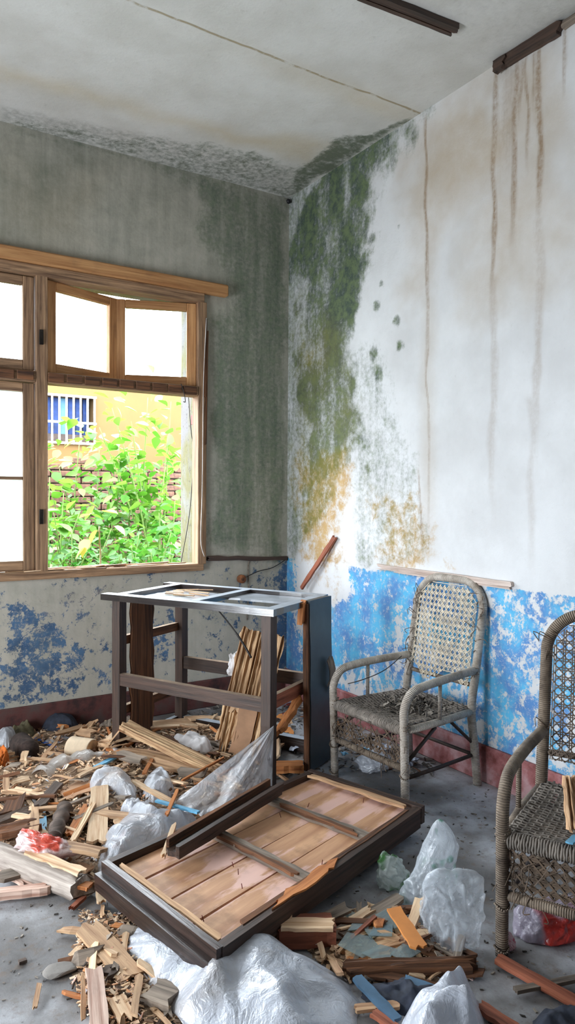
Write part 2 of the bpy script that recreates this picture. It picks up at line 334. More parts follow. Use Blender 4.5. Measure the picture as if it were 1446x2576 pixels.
def box(name, x0, x1, y0, y1, z0, z1, mat, parent=None, bev=0.004):
    c = Vector(((x0+x1)/2, (y0+y1)/2, (z0+z1)/2)); h = ((x1-x0)/2, (y1-y0)/2, (z1-z0)/2)
    bm = bmesh.new(); bmesh.ops.create_cube(bm, size=2.0); bmesh.ops.scale(bm, vec=h, verts=bm.verts)
    b = min(bev, min(h)*0.6)
    if b > 0: bmesh.ops.bevel(bm, geom=bm.edges[:], offset=b, segments=1, affect='EDGES')
    # long axis -> local x for grain
    ax = max(range(3), key=lambda i: h[i]); R = Matrix()
    if ax == 1: R = Matrix.Rotation(math.pi/2, 4, 'Z')
    elif ax == 2: R = Matrix.Rotation(-math.pi/2, 4, 'Y')
    bm.transform(R.inverted()); me = bpy.data.meshes.new(name); bm.to_mesh(me); bm.free(); me.materials.append(MATS[mat])
    return link(bpy.data.objects.new(name, me), Matrix.Translation(c) @ R, parent)
def frame(p, q, up=(0, 0, 1)):
    p = Vector(p); q = Vector(q); X = (q-p).normalized(); U = Vector(up)
    if abs(X.dot(U)) > 0.98: U = Vector((0, 1, 0))
    Y = U.cross(X).normalized(); Z = X.cross(Y); c = (p+q)/2
    return Matrix(((X.x, Y.x, Z.x, c.x), (X.y, Y.y, Z.y, c.y), (X.z, Y.z, Z.z, c.z), (0, 0, 0, 1))), (q-p).length
def board_mesh(L, W, T, rs, jag=(0.3, 0.3), n=6, m=4, edge=0.06, bow=0.0, fib=0.0, twist=0.0, taper=0.0):
    """a broken board along local x: ragged ends, uneven long edges, optional fibrous ridges"""
    ju = [rs.uniform(0, 1) for _ in range(m+1)]; jv = [rs.uniform(0, 1) for _ in range(m+1)]
    el = [rs.uniform(-1, 1) for _ in range(n+1)]; er = [rs.uniform(-1, 1) for _ in range(n+1)]
    fz = [rs.uniform(-1, 1)*fib for _ in range(m+1)]
    V = []; F_ = []
    for s in (1, -1):
        for i in range(n+1):
            t = i/n
            for j in range(m+1):
                w = j/m; x = -L/2 + L*t
                a = max(0, 1-t*3); b = max(0, 1-(1-t)*3)
                x += ju[j]*jag[0]*W*a - jv[j]*jag[1]*W*b
                hw = W/2*(1-taper*t)
                y = -hw + 2*hw*w
                if j == 0: y += el[i]*edge*W
                if j == m: y += er[i]*edge*W
                z = s*T/2 + bow*4*t*(1-t) + (fz[j] + rs.uniform(-1, 1)*fib*0.4 if s > 0 else 0) + twist*(t-.5)*(w-.5)
                V.append((x, y, z))
    k1 = (n+1)*(m+1)
    for i in range(n):
        for j in range(m):
            a = i*(m+1)+j; b = a+1; c = a+m+2; d = a+m+1
            F_.append((a, d, c, b)); F_.append((k1+a, k1+b, k1+c, k1+d))
    for i in range(n):
        a = i*(m+1); d = a+m+1; F_.append((a, k1+a, k1+d, d)); a = i*(m+1)+m; d = a+m+1; F_.append((a, d, k1+d, k1+a))
    for j in range(m):
        F_.append((j, j+1, k1+j+1, k1+j)); a = n*(m+1)+j; F_.append((a, k1+a, k1+a+1, a+1))
    return V, F_
RS = random.Random(7)
def board(name, p, q, W, T, mat, parent=None, up=(0, 0, 1), **kw):
    M, L = frame(p, q, up); V, F_ = board_mesh(L, W, T, RS, **kw); return mk(name, V, F_, mat, M, parent)
def tube_arrays(pts, rad, seg=8, caps=True):
    P = [Vector(p) for p in pts]; n = len(P); R = rad if isinstance(rad, (list, tuple)) else [rad]*n
    V = []; F_ = []; U = []; u = 0.0; prev = None
    for i in range(n):
        t = (P[min(i+1, n-1)]-P[max(i-1, 0)]).normalized()
        if prev is None:
            a = Vector((0, 0, 1)) if abs(t.z) < 0.9 else Vector((1, 0, 0)); nx = t.cross(a).normalized()
        else:
            nx = (prev - t*prev.dot(t)).normalized()
        prev = nx; ny = t.cross(nx)
        if i: u += (P[i]-P[i-1]).length
        for k_ in range(seg):
            an = 2*math.pi*k_/seg; V.append(P[i] + (nx*math.cos(an)+ny*math.sin(an))*R[i]); U.append(u)
    for i in range(n-1):
        for k_ in range(seg):
            a = i*seg+k_; b = i*seg+(k_+1) % seg; F_.append((a, b, b+seg, a+seg))
    if caps: F_.append(tuple(reversed(range(seg)))); F_.append(tuple((n-1)*seg+k_ for k_ in range(seg)))
    return V, F_, U
def tube(name, pts, rad, mat, parent=None, M=None, seg=8):
    V, F_, U = tube_arrays(pts, rad, seg); return mk(name, V, F_, mat, M, parent, True, {'u': ('FLOAT', U)})
def smoothpath(pts, n=8):
    P = [Vector(p) for p in pts]; out = []
    for i in range(len(P)-1):
        a = P[max(i-1, 0)]; b = P[i]; c = P[i+1]; d = P[min(i+2, len(P)-1)]
        for s in range(n):
            t = s/n; out.append(0.5*((2*b)+(c-a)*t+(2*a-5*b+4*c-d)*t*t+(3*b-a-3*c+d)*t**3))
    out.append(P[-1]); return out
def join(parts):
    V = []; F_ = []; U = []
    for p in parts:
        o = len(V); V += list(p[0]); F_ += [tuple(i+o for i in f) for f in p[1]]
        if len(p) > 2: U += list(p[2])
    return V, F_, U

# ------------------------------------------------------------------ ROOM
ZC = 3.73; WX0, WX1, WZ0, WZ1 = -4.02, -0.71, 0.99, 2.90; WT = 0.365; XW = -4.75; YB = -6.4
def struct(o, label, cat=None): return tag(o, label, cat, None, 'structure')
# masks on the right wall (s = -y)
def polyR(pts): return [(float(-onx(*p)[1]), float(onx(*p)[2])) for p in pts]
def polyL(pts): return [(float(ony(*p)[0]), float(ony(*p)[2])) for p in pts]
def soft(S, Z, poly, w, warp=0.12, sd=0, fr=4.0):
    dx = (fbm(S*fr, Z*fr, sd)-.5)*2*warp; dz = (fbm(S*fr, Z*fr, sd+50)-.5)*2*warp
    return sstep(-w, w, sdist(S+dx, Z+dz, poly))
def grid(us, vs, hole=None):
    nu, nv = len(us), len(vs); U_, V_ = np.meshgrid(us, vs); F_ = []
    for j in range(nv-1):
        for i in range(nu-1):
            if hole and us[i] >= hole[0]-1e-6 and us[i+1] <= hole[1]+1e-6 and vs[j] >= hole[2]-1e-6 and vs[j+1] <= hole[3]+1e-6: continue
            a = j*nu+i; F_.append((a, a+1, a+nu+1, a+nu))
    return U_.ravel(), V_.ravel(), F_
# --- right wall
us = np.concatenate([np.arange(0, 2.8, 0.0095), np.linspace(2.8, -YB, 24)]); vs = np.linspace(0, ZC, 210)
S, Z, F_ = grid(us, vs)
g = soft(S, Z, polyR([(728, 520), (760, 440), (850, 368), (950, 345), (1068, 280), (1030, 350), (985, 420), (950, 480), (930, 560), (905, 640), (895, 740), (885, 830), (895, 930), (905, 1020), (905, 1110), (890, 1160), (850, 1200), (810, 1280), (770, 1330), (745, 1290), (738, 1000), (745, 800), (735, 650)]), 0.16, 0.3, 3)
g *= 0.6 + 0.6*fbm(S*7, Z*4, 9)
g = np.maximum(g, (.52+.28*fbm(S*6, Z*1.5, 7))*soft(S, Z, polyR([(700, 470), (830, 400), (900, 600), (880, 1150), (800, 1340), (760, 1400), (700, 1400)]), .1, .12, 6))
g = np.maximum(g, .46*soft(S, Z, polyR([(880, 850), (1000, 900), (1030, 1100), (1060, 1250), (1072, 1410), (900, 1420), (880, 1200)]), .08, .16, 14)*(.5+fbm(S*7, Z*3, 15)))
for (x, y, r) in [(935, 605, .045), (960, 715, .03), (945, 770, .045), (1000, 808, .04), (1008, 868, .045), (940, 890, .06), (950, 940, .06), (905, 690, .05), (1003, 575, .018), (925, 1180, .05)]:
    p = onx(x, y); d = np.hypot(S+p[1]+(fbm(S*14, Z*14, 3)-.5)*.05, Z-p[2]+(fbm(S*14, Z*14, 4)-.5)*.05); g = np.maximum(g, .8*sstep(r*1.7, r*.2, d))
pale = soft(S, Z, polyR([(890, 880), (960, 900), (985, 1000), (1040, 1100), (1060, 1230), (1075, 1400), (930, 1420), (915, 1330), (930, 1200), (900, 1080)]), .08, .14, 12)
g = np.maximum(g, .5*pale*(.5+.9*fbm(S*5, Z*3, 13)))
oc = soft(S, Z, polyR([(760, 1120), (860, 1130), (890, 1180), (850, 1290), (830, 1330), (870, 1360), (860, 1560), (830, 1600), (800, 1480), (760, 1380), (745, 1250)]), .16, .28, 21)*.8
oc = np.maximum(oc, .62*soft(S, Z, polyR([(920, 1200), (1060, 1220), (1075, 1400), (930, 1425)]), .14, .25, 22))
oc = np.maximum(oc, .34*soft(S, Z, polyR([(740, 780), (890, 800), (890, 1150), (740, 1250)]), .15, .15, 23)*fbm(S*5, Z*4, 24)*1.7)
oc = np.maximum(oc, .6*soft(S, Z, polyR([(815, 1660), (870, 1680), (850, 1740), (815, 1715)]), .03, .05, 25))
oc = np.maximum(oc, .45*soft(S, Z, polyR([(1105, 1385), (1150, 1385), (1150, 1430), (1105, 1430)]), .05, .06, 26))
br = np.zeros_like(S)
def run(x0, y0, x1, y1, w, a, sd):
    global br
    p, q = onx(x0, y0), onx(x1, y1); t = np.clip((Z-p[2])/(q[2]-p[2]), -.5, 1.5)
    cx = -(p[1]+(q[1]-p[1])*t) + (vnoise(Z*5, Z*0+sd, sd)-.5)*.03
    env = sstep(-.03, .02, t)*sstep(1.05, .55, t)
    br = np.maximum(br, a*env*sstep(w*(.8+.8*vnoise(Z*9, Z*0, sd+5)), w*.25, np.abs(S-cx)))
for a_ in [(1073, 300, 1072, 1000, .014, .75, 1), (1073, 600, 1076, 1420, .011, .55, 2), (1246, 175, 1240, 830, .02, .85, 3), (1296, 150, 1288, 660, .024, .85, 4), (1325, 140, 1322, 460, .012, .7, 5), (1360, 120, 1356, 620, .02, .9, 6),
           (1310, 150, 1305, 330, .014, .6, 7), (1342, 135, 1338, 300, .014, .55, 8), (1422, 60, 1424, 270, .012, .7, 9), (1245, 700, 1238, 1350, .03, .3, 10), (1356, 550, 1350, 1200, .03, .35, 11), (1340, 1000, 1335, 1480, .03, .22, 12), (1275, 160, 1270, 480, .06, .35, 13), (1050, 1180, 1060, 1400, .012, .6, 14)]: run(*a_)
tn = soft(S, Z, polyR([(1060, 330), (1250, 200), (1350, 160), (1350, 380), (1230, 500), (1100, 560), (1060, 700)]), .25, .25, 31)*1.0
tn = np.maximum(tn, .4*soft(S, Z, polyR([(1060, 500), (1090, 500), (1100, 1400), (1060, 1400)]), .06, .05, 32))
tn = np.maximum(tn, .75*soft(S, Z, polyR([(1220, 180), (1400, 100), (1400, 700), (1220, 800)]), .25, .3, 33))
top = 1.04 + .008*(fbm(S*6, Z*0, 40)-.5)
blue = sstep(.006, -.006, Z-top)
cov = .49 + .7*(fbm(S*2.2+3, Z*2.2, 41)-.5)
cov += .22*soft(S, Z, polyR([(890, 1425), (1100, 1455), (1060, 1480), (960, 1560), (900, 1700), (815, 1690), (815, 1580), (890, 1520)]), .12, .1, 42)
cov -= .5*soft(S, Z, polyR([(735, 1390), (885, 1400), (880, 1480), (800, 1560), (735, 1600)]), .06, .1, 43)
cov += .06*soft(S, Z, polyR([(1220, 1480), (1446, 1500), (1446, 1900), (1220, 1900)]), .2, .2, 44)
cov += .25*soft(S, Z, polyR([(720, 1400), (750, 1400), (750, 1700), (720, 1700)]), .05, .05, 45)
bl = np.clip(blue*cov, 0, 1)
oc *= 1-.4*blue
gri = .25*soft(S, Z, polyR([(725, 480), (800, 480), (800, 1400), (722, 1400)]), .1, .05, 46) + .12*fbm(S*2, Z*2, 47)
V = [(0, -s, z) for s, z in zip(S, Z)]
n0 = len(V); V += boxv(0.012, 0.30, YB-.3, 0.36, -0.1, ZC+.1); F_ += [tuple(n0+i for i in f) for f in BOXF]
pad = lambda a: np.concatenate([a, np.zeros(len(V)-len(a))])
A1 = np.stack([pad(g), pad(oc), pad(br), pad(np.ones_like(g))], 1); A2 = np.stack([pad(bl), pad(np.clip(gri, 0, 1)), pad(tn), pad(np.ones_like(g))], 1)
F_ = [f if i >= len(F_)-6 else f for i, f in enumerate(F_)]
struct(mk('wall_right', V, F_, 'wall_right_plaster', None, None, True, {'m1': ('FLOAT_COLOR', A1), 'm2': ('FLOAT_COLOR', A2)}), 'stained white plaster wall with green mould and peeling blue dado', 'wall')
# --- left wall with the window opening
us = np.concatenate([np.linspace(XW, WX0, 12), np.linspace(WX0, -2.2, 24)[1:], np.linspace(-2.2, WX1, 84)[1:], np.linspace(WX1, 0, 44)[1:]])
vs = np.concatenate([np.linspace(0, WZ0, 62), np.linspace(WZ0, WZ1, 104)[1:], np.linspace(WZ1, ZC, 50)[1:]])
S, Z, F_ = grid(us, vs, (WX0, WX1, WZ0, WZ1))
g = .72*soft(S, Z, polyL([(480, 430), (730, 505), (725, 1395), (525, 1395), (520, 1100), (525, 800), (570, 760), (560, 700), (490, 600)]), .12, .12, 60)*(.55+.8*fbm(S*9, Z*1.0, 61))
g = np.maximum(g, .5*soft(S, Z, polyL([(0, 300), (350, 390), (735, 500), (735, 560), (560, 520), (330, 420), (100, 350), (0, 340)]), .05, .08, 62))
g = np.maximum(g, .8*soft(S, Z, polyL([(520, 1000), (720, 1000), (722, 1380), (525, 1360)]), .15, .15, 63)*fbm(S*6, Z*1.5, 64))
gri = .72+.0*S; gri = gri*(.5+fbm(S*2, Z*2, 65))*sstep(1.0, 1.1, Z)
gri = np.maximum(gri, 1.0*soft(S, Z, polyL([(480, 500), (730, 520), (722, 1400), (520, 1400), (525, 760)]), .15, .1, 66)*(.4+.8*fbm(S*8, Z*1, 67)))
for (x, y, r) in [(330, 500, .12), (300, 530, .1), (190, 690-60, .1), (390, 480, .12)]:
    p = ony(x, y); gri = np.maximum(gri, .7*sstep(r, r*.1, np.hypot(S-p[0], Z-p[2])))
gri = np.maximum(gri, .5*soft(S, Z, polyL([(0, 1455), (330, 1445), (340, 1490), (0, 1530)]), .04, .08, 68))
tn = .55*soft(S, Z, polyL([(0, 400), (260, 430), (230, 600), (0, 600)]), .2, .2, 69)
blue = sstep(.01, -.01, Z-1.03); cov = .2 + .5*(fbm(S*3+1, Z*2.4, 70)-.5)
gri = np.maximum(gri, .42*blue*(.5+fbm(S*3, Z*3, 73)))
for pl, a in [([(0, 1540), (130, 1530), (180, 1600), (240, 1640), (250, 1720), (150, 1745), (0, 1770)], .38), ([(0, 1500), (60, 1500), (90, 1560), (0, 1570)], .2), ([(380, 1580), (440, 1540), (440, 1680), (380, 1680)], .3),
              ([(500, 1550), (570, 1545), (580, 1640), (490, 1690)], .22), ([(700, 1400), (735, 1400), (735, 1690), (690, 1690)], .5), ([(260, 1600), (300, 1600), (300, 1720), (260, 1730)], .2), ([(640, 1440), (730, 1420), (730, 1500), (640, 1500)], .12)]:
    cov += a*soft(S, Z, polyL(pl), .07, .1, 71)
bl = np.clip(blue*cov, 0, 1); br = np.zeros_like(S)
oc = np.clip(.3*soft(S, Z, polyL([(100, 1460), (300, 1450), (300, 1540), (100, 1560)]), .1, .1, 72), 0, 1)
V = [(s, 0, z) for s, z in zip(S, Z)]; F_ = [tuple(reversed(f)) for f in F_]
for b in [(XW-.3, WX0, .012, WT, -.1, ZC+.1), (WX1, 0.3, .012, WT, -.1, ZC+.1), (WX0, WX1, .012, WT, -.1, WZ0), (WX0, WX1, .012, WT, WZ1, ZC+.1)]:
    n0 = len(V); V += boxv(*b); F_ += [tuple(n0+i for i in f) for f in BOXF]
for b in [((WX1, 0, WZ0), (WX1, .012, WZ0), (WX1, .012, WZ1), (WX1, 0, WZ1)), ((WX0, 0, WZ0), (WX1, 0, WZ0), (WX1, .012, WZ0), (WX0, .012, WZ0)), ((WX0, 0, WZ1), (WX0, .012, WZ1), (WX1, .012, WZ1), (WX1, 0, WZ1))]:
    n0 = len(V); V += list(b); F_.append((n0, n0+1, n0+2, n0+3))
A1 = np.stack([pad(g), pad(oc), pad(br), pad(np.ones_like(g))], 1); A2 = np.stack([pad(bl), pad(np.clip(gri, 0, 1)), pad(tn), pad(np.ones_like(g))], 1)
nb0 = len(S); A1[nb0:, 1] = .5; A1[nb0:, 0] = .35; A2[nb0:, 1] = .7
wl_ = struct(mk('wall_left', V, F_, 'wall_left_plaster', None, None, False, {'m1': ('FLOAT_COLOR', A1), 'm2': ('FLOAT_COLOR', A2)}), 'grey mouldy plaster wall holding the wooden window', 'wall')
wl_.data.materials.append(MATS['reveal_plaster'])
for p_ in wl_.data.polygons:
    if p_.vertices[0] >= nb0: p_.material_index = 1
# --- ceiling
us = np.concatenate([np.linspace(XW, -2.4, 16), np.linspace(-2.4, 0, 110)[1:]]); vs = np.concatenate([np.linspace(YB, -2.9, 12), np.linspace(-2.9, 0, 130)[1:]])
S, Z, F_ = grid(us, vs)
pc = lambda pts: [tuple(onz(*p, ZC)[:2]) for p in pts]
g = .55*soft(S, Z, pc([(0, 290), (300, 352), (430, 345), (540, 350), (650, 380), (740, 420), (850, 362), (950, 340), (1062, 282), (735, 505), (400, 420), (0, 315)]), .06, .1, 80)*(.6+.7*fbm(S*5, Z*5, 81))
g = np.maximum(g, .85*soft(S, Z, pc([(840, 350), (950, 335), (1075, 270), (1062, 292), (735, 502), (745, 430)]), .05, .09, 82))
tl_ = .7*soft(S, Z, pc([(0, 200), (480, 320), (760, 410), (850, 360), (600, 330), (300, 260), (0, 170)]), .12, .1, 83) + .8*sstep(.16, .0, np.abs(Z+1.36))*(fbm(S*3, Z*3, 84))*sstep(-1.8, -.2, S)
gr_ = .5*fbm(S*1.4, Z*1.4, 85)*sstep(-1.7, -2.6, Z)+.5*soft(S, Z, pc([(0, 270), (400, 345), (740, 430), (735, 505), (300, 395), (0, 318)]), .05, .06, 86)
V = [(s, z, ZC) for s, z in zip(S, Z)]; F_ = [tuple(reversed(f)) for f in F_]
n0 = len(V); V += boxv(XW-.3, .3, YB-.3, WT, ZC+.012, ZC+.2); F_ += [tuple(n0+i for i in f) for f in BOXF]
A1 = np.stack([pad(g), pad(np.clip(tl_, 0, 1)), pad(np.clip(gr_, 0, 1)), pad(np.ones_like(g))], 1)
struct(mk('ceiling', V, F_, 'ceiling_plaster', None, None, True, {'m1': ('FLOAT_COLOR', A1)}), 'off-white plaster ceiling with mould along its edge', 'ceiling')
# --- the rest of the room (behind the photographer)
struct(box('wall_back', XW-.3, .3, YB-.3, YB, -.1, ZC+.1, 'room_plaster', None, 0), 'plain plaster wall behind the photographer', 'wall')
V = []; Fb = []
for b in [(XW-.3, XW, YB, -2.8, -.1, ZC+.1), (XW-.3, XW, -1.3, WT, -.1, ZC+.1), (XW-.3, XW, -2.8, -1.3, 2.1, ZC+.1)]:  # the doorway gap is added, sized and placed to light the room
    n0 = len(V); V += boxv(*b); Fb += [tuple(n0+i for i in f) for f in BOXF]
struct(mk('wall_side', V, Fb, 'room_plaster'), 'side wall with an unseen doorway added to let in daylight', 'wall')
S, Z, F_ = grid(np.linspace(XW-.3, .3, 120), np.linspace(YB, WT, 150))
V = list(zip(S, Z, .004*(fbm(S*3, Z*3, 90)-.5))); n0 = len(V); V += boxv(XW-.3, .3, YB-.3, WT, -.12, -.01); F_ += [tuple(n0+i for i in f) for f in BOXF]
struct(mk('floor', V, F_, 'concrete_floor'), 'dirty grey concrete floor strewn with rubble', 'floor')
struct(box('baseboard_left', XW, -.02, -.022, 0, 0, .195, 'baseboard_dark', None, .006), 'dark red painted skirting band under the window wall', 'baseboard')
struct(box('baseboard_right', -.022, 0, YB, 0, 0, .195, 'baseboard_red', None, .006), 'faded pink-red skirting band under the blue dado', 'baseboard')
# --- trims
t = thing('trim_1', 'charred black dado moulding beside the window', 'moulding', (-.35, -.01, 1.03), None, 'structure')
p, q = ony(520, 1404, -.012), ony(722, 1405, -.012); board('moulding_strip', p, q, .03, .022, 'dark_wood', t, (0, -1, 0), jag=(.8, .5), n=8, edge=.15)
t = thing('trim_2', 'broken pinkish dado moulding above the cane chair', 'moulding', (-.01, -1.5, 1.04), None, 'structure')
p, q = onx(948, 1424, -.012), onx(1290, 1471, -.012); board('moulding_strip', p, q, .028, .022, 'trim_pale', t, (-1, 0, 0), jag=(5, .4), n=9, edge=.08)
p, q = onx(990, 1438, -.01), onx(1285, 1480, -.01); board('moulding_strip', p, q, .012, .014, 'trim_pale', t, (-1, 0, 0), jag=(3, .4), n=9, edge=.1)
t = thing('trim_3', 'dark rotten batten left hanging on the ceiling', 'batten', (-.6, -2, ZC-.02), None, 'structure')
p, q = onz(905, -18, ZC-.015), onz(1152, 79, ZC-.015)
for o_, dz in ((-.022, 0), (0, .004), (.022, 0)):
    board('lath', p+np.array([0, o_, dz]), q+np.array([-.03*abs(o_)*20, o_, dz]), .02, .026, 'dark_wood', t, n=8, jag=(.6, 1.0), edge=.1, m=2)
t = thing('trim_4', 'dark brown cornice batten where right wall meets ceiling', 'batten', (-.02, -2.2, ZC-.03), None, 'structure')
p, q = onx(1243, 170, -.02), onx(1420, 62, -.02); board('lath', p, q, .055, .035, 'dark_wood', t, (-1, 0, 0), n=9, jag=(.3, .6), edge=.06)
p, q = onx(1243, 172, -.035), onx(1275, 152, -.035); board('mouldy_end', p, q, .06, .03, 'dark_wood', t, (-1, 0, 0), n=3, jag=(.3, .6), edge=.1)
p, q = onx(1415, 66, -.014), onx(1470, 30, -.014); board('lath', p, q, .03, .025, 'grey_wood', t, (-1, 0, 0), n=3, jag=(.3, .3))

# ------------------------------------------------------------------ WINDOW
w = thing('window_1', 'weathered wooden window with open top sashes looking onto greenery', 'window', (-2.3, .02, 1.0), None, 'structure')
box('head_board', WX0-.12, -.535, -.06, .0, 2.905, 2.985, 'window_ochre', w, .008)
box('head_frame', WX0, WX1, -.035, .075, 2.84, 2.905, 'window_wood', w)
box('sill_frame', WX0, WX1, -.035, .075, .975, 1.025, 'window_wood', w)
for a, b in ((-.755, -.69), (-1.845, -1.775), (-2.94, -2.87), (WX0-.02, WX0+.05)): box('post', a, b, -.031, .07, 1.02, 2.845, 'window_wood', w)
for a, b in ((-1.775, -.755), (-2.87, -1.845), (WX0+.05, -2.94)):
    tr_ = box('transom', a, b, -.03, .07, 2.19, 2.258, 'window_wood', w)
    n_ = 9
    for i in range(n_):
        xa = a+(b-a)*i/n_; xb = a+(b-a)*(i+.86)/n_; box('bead_block', xa, xb, -.045, -.029, 2.198+RS.uniform(-.003, .003), 2.252, 'rot_wood', tr_, .004)
def sash(a, b, z0, z1, ang, hinge, bar, glass, broken=False, y0=.0, mt='window_wood'):
    """sash between x=a..b; opens outwards by ang about the hinge side"""
    W = b-a; hx = a if hinge == 'l' else b
    M = Matrix.Translation(Vector((hx, y0, 0))) @ Matrix.Rotation(ang if hinge == 'l' else -ang, 4, 'Z') @ Matrix.Translation(Vector((0 if hinge == 'l' else -W, 0, 0)))
    e = bpy.data.objects.new('sash', None); link(e, M, w)
    def part(nm, x0, x1, zz0, zz1, yy=(0, .04), m=mt):
        o = box(nm, x0, x1, yy[0], yy[1], zz0, zz1, m, None, .004)
        M2 = M @ WM[o.name]; WM[o.name] = M2; o.parent = e; o.matrix_local = M.inverted() @ M2
    sw = .066
    part('stile', 0, sw, z0, z1); part('stile', W-sw, W, z0, z1); part('rail', sw, W-sw, z0, z0+.062); part('rail', sw, W-sw, z1-.055, z1)
    if bar: part('glazing_bar', sw, W-sw, bar-.01, bar+.01, (.008, .032))
    if glass:
        segs = [(z0+.055, bar-.01), (bar+.01, z1-.05)] if bar else [(z0+.055, z1-.05)]
        for s0, s1 in segs: part('pane', sw-.004, W-sw+.004, s0, s1, (.018, .022), glass)
sash(-1.772, -1.224, 2.262, 2.835, math.radians(20), 'l', None, 'clear_glass', mt='window_ochre'); sash(-1.306, -.758, 2.262, 2.835, math.radians(20), 'r', None, 'clear_glass', mt='window_ochre')
sash(-2.355, -1.85, 2.262, 2.835, 0, 'r', None, 'clear_glass'); sash(-2.865, -2.36, 2.262, 2.835, 0, 'l', None, 'clear_glass')
sash(-2.355, -1.85, 1.03, 2.185, 0, 'r', 1.60, 'frosted_glass'); sash(-2.865, -2.36, 1.03, 2.185, 0, 'l', 1.60, 'frosted_glass')
sash(-3.45, -2.945, 2.262, 2.835, 0, 'r', None, 'clear_glass'); sash(-3.965, -3.455, 2.262, 2.835, 0, 'l', None, 'clear_glass')  # unseen third bay, added with its lower half open for more daylight
for (x, y) in ((104, 848), (104, 1300)): 
    p = ony(x, y, -.04); box('hinge', p[0]-.012, p[0]+.012, -.045, -.034, p[2]-.045, p[2]+.045, 'metal_dark', w, .002)
p = onx(485, 1056, WX1-.006); box('lock_plate', WX1-.012, WX1, p[1]-.02, p[1]+.02, p[2]-.035, p[2]+.035, 'rust_red', w, .002)
# splintered sill
for i in range(26):
    x = RS.uniform(-2.05, -.78); L = RS.uniform(.12, .4); z = 1.026+RS.uniform(-.002, .012); y = RS.uniform(-.035, .06)
    board('sill_splinter', (x-L/2, y, z), (min(x+L/2, -.76), y+RS.uniform(-.02, .02), z+RS.uniform(0, .008)), RS.uniform(.008, .022), .006, RS.choice(['pale_wood', 'window_wood', 'tan_wood']), w, n=3, m=2, jag=(1.5, 1.5), edge=.2)
for (x0, y0, x1, y1) in ((519, 800, 515, 1000), (522, 830, 517, 1120)):
    p, q = ony(x0, y0, -.03), ony(x1, y1, -.04); board('loose_strip', p, q, .012, .01, 'rot_wood', w, (0, -1, 0), n=4, m=1, jag=(1, 1))
tube('wire', smoothpath([ony(455, 965, -.04), ony(462, 985, -.05), ony(466, 1010, -.05), ony(461, 1010, -.05)], 5), .003, 'wire', w, seg=5)
tube('wire', smoothpath([ony(474, 1000, .1), ony(480, 1080, .1), ony(487, 1140, .1), ony(482, 1230, .1), ony(474, 1310, .1), ony(455, 1415, .1)], 6), .003, 'wire', w, seg=5)
tube('cord', smoothpath([ony(519, 800, -.05), ony(512, 950, -.045), ony(510, 1100, -.045), ony(508, 1250, -.045), ony(505, 1360, -.045), ony(514, 1400, -.05)], 6), .003, 'bar_white', w, seg=5)

# ------------------------------------------------------------------ OUTSIDE
struct(box('ground_outside', -14, 14, WT, 16, -.3, -.05, 'earth', None, 0), 'weedy earth outside the window', 'ground')
YH = 7.0
bd = thing('yellow_house', 'yellow rendered house seen through the window', 'building', (2, YH, 0))
zr = float(ony(300, 958, YH)[2])
b0 = ony(60, 1003, YH); b1 = ony(236, 1003, YH); zb = float(ony(235, 1113, YH)[2]); zt = float(b1[2])
hx0, hx1 = float(b1[0])-1.35, float(b1[0])
V = []; Fb = []
for b in [(-9, hx0, YH, YH+3, -.2, zr), (hx1, 12, YH, YH+3, -.2, zr), (hx0, hx1, YH, YH+3, -.2, zb), (hx0, hx1, YH, YH+3, zt, zr), (hx0, hx1, YH+.3, YH+3, zb, zt)]:
    n0 = len(V); V += boxv(*b); Fb += [tuple(n0+i for i in f) for f in BOXF]
mk('wall', V, Fb, 'yellow_render', None, bd)
hw = box('window_frame', hx0, hx1, YH+.1, YH+.14, zb, zb+.12, 'pole_wood', bd)
n_ = 11
for i in range(n_):
    xa = hx0+(hx1-hx0)*i/n_; xb = hx0+(hx1-hx0)*(i+.8)/n_; box('curtain_fold', xa, xb, YH+.16+RS.uniform(0, .04), YH+.22, zb, zt, 'curtain_pale' if i in (7, 3) else 'curtain_blue', bd, .02)
n_ = 12
for i in range(n_+1): xx = hx0+(hx1-hx0)*i/n_; box('bar', xx-.014, xx+.014, YH-.05, YH-.02, zb-.05, zt+.02, 'bar_white', bd, .003)
for zz in (zt+.01, zb+.42*(zt-zb), zb-.03): box('bar', hx0-.03, hx1+.03, YH-.055, YH-.03, zz-.018, zz+.018, 'bar_white', bd, .003)
gw = thing('garden_wall', 'old brick garden wall overgrown by shrubs', 'wall', (0, 4.0, 0))
box('core', -5, 6, 4.03, 4.2, -.1, 1.86, 'mortar', gw, 0)
bme = bpy.data.meshes.new('brick'); bm = bmesh.new(); bmesh.ops.create_cube(bm, size=1.0); bmesh.ops.scale(bm, vec=(.225, .1, .066), verts=bm.verts); bmesh.ops.bevel(bm, geom=bm.edges[:], offset=.006, segments=1, affect='EDGES'); bm.to_mesh(bme); bm.free(); bme.materials.append(MATS['brick'])
for r in range(18):
    for c_ in range(12):
        x = -1.0+c_*.24+(.12 if r % 2 else 0); z = .58+r*.078
        if r == 17 and RS.random() < .4: continue
        o = bpy.data.objects.new('brick', bme); link(o, Matrix.Translation(Vector((x, 4.02+RS.uniform(-.012, .012), z))) @ Matrix.Rotation(RS.uniform(-.02, .02), 4, 'Y'), gw)
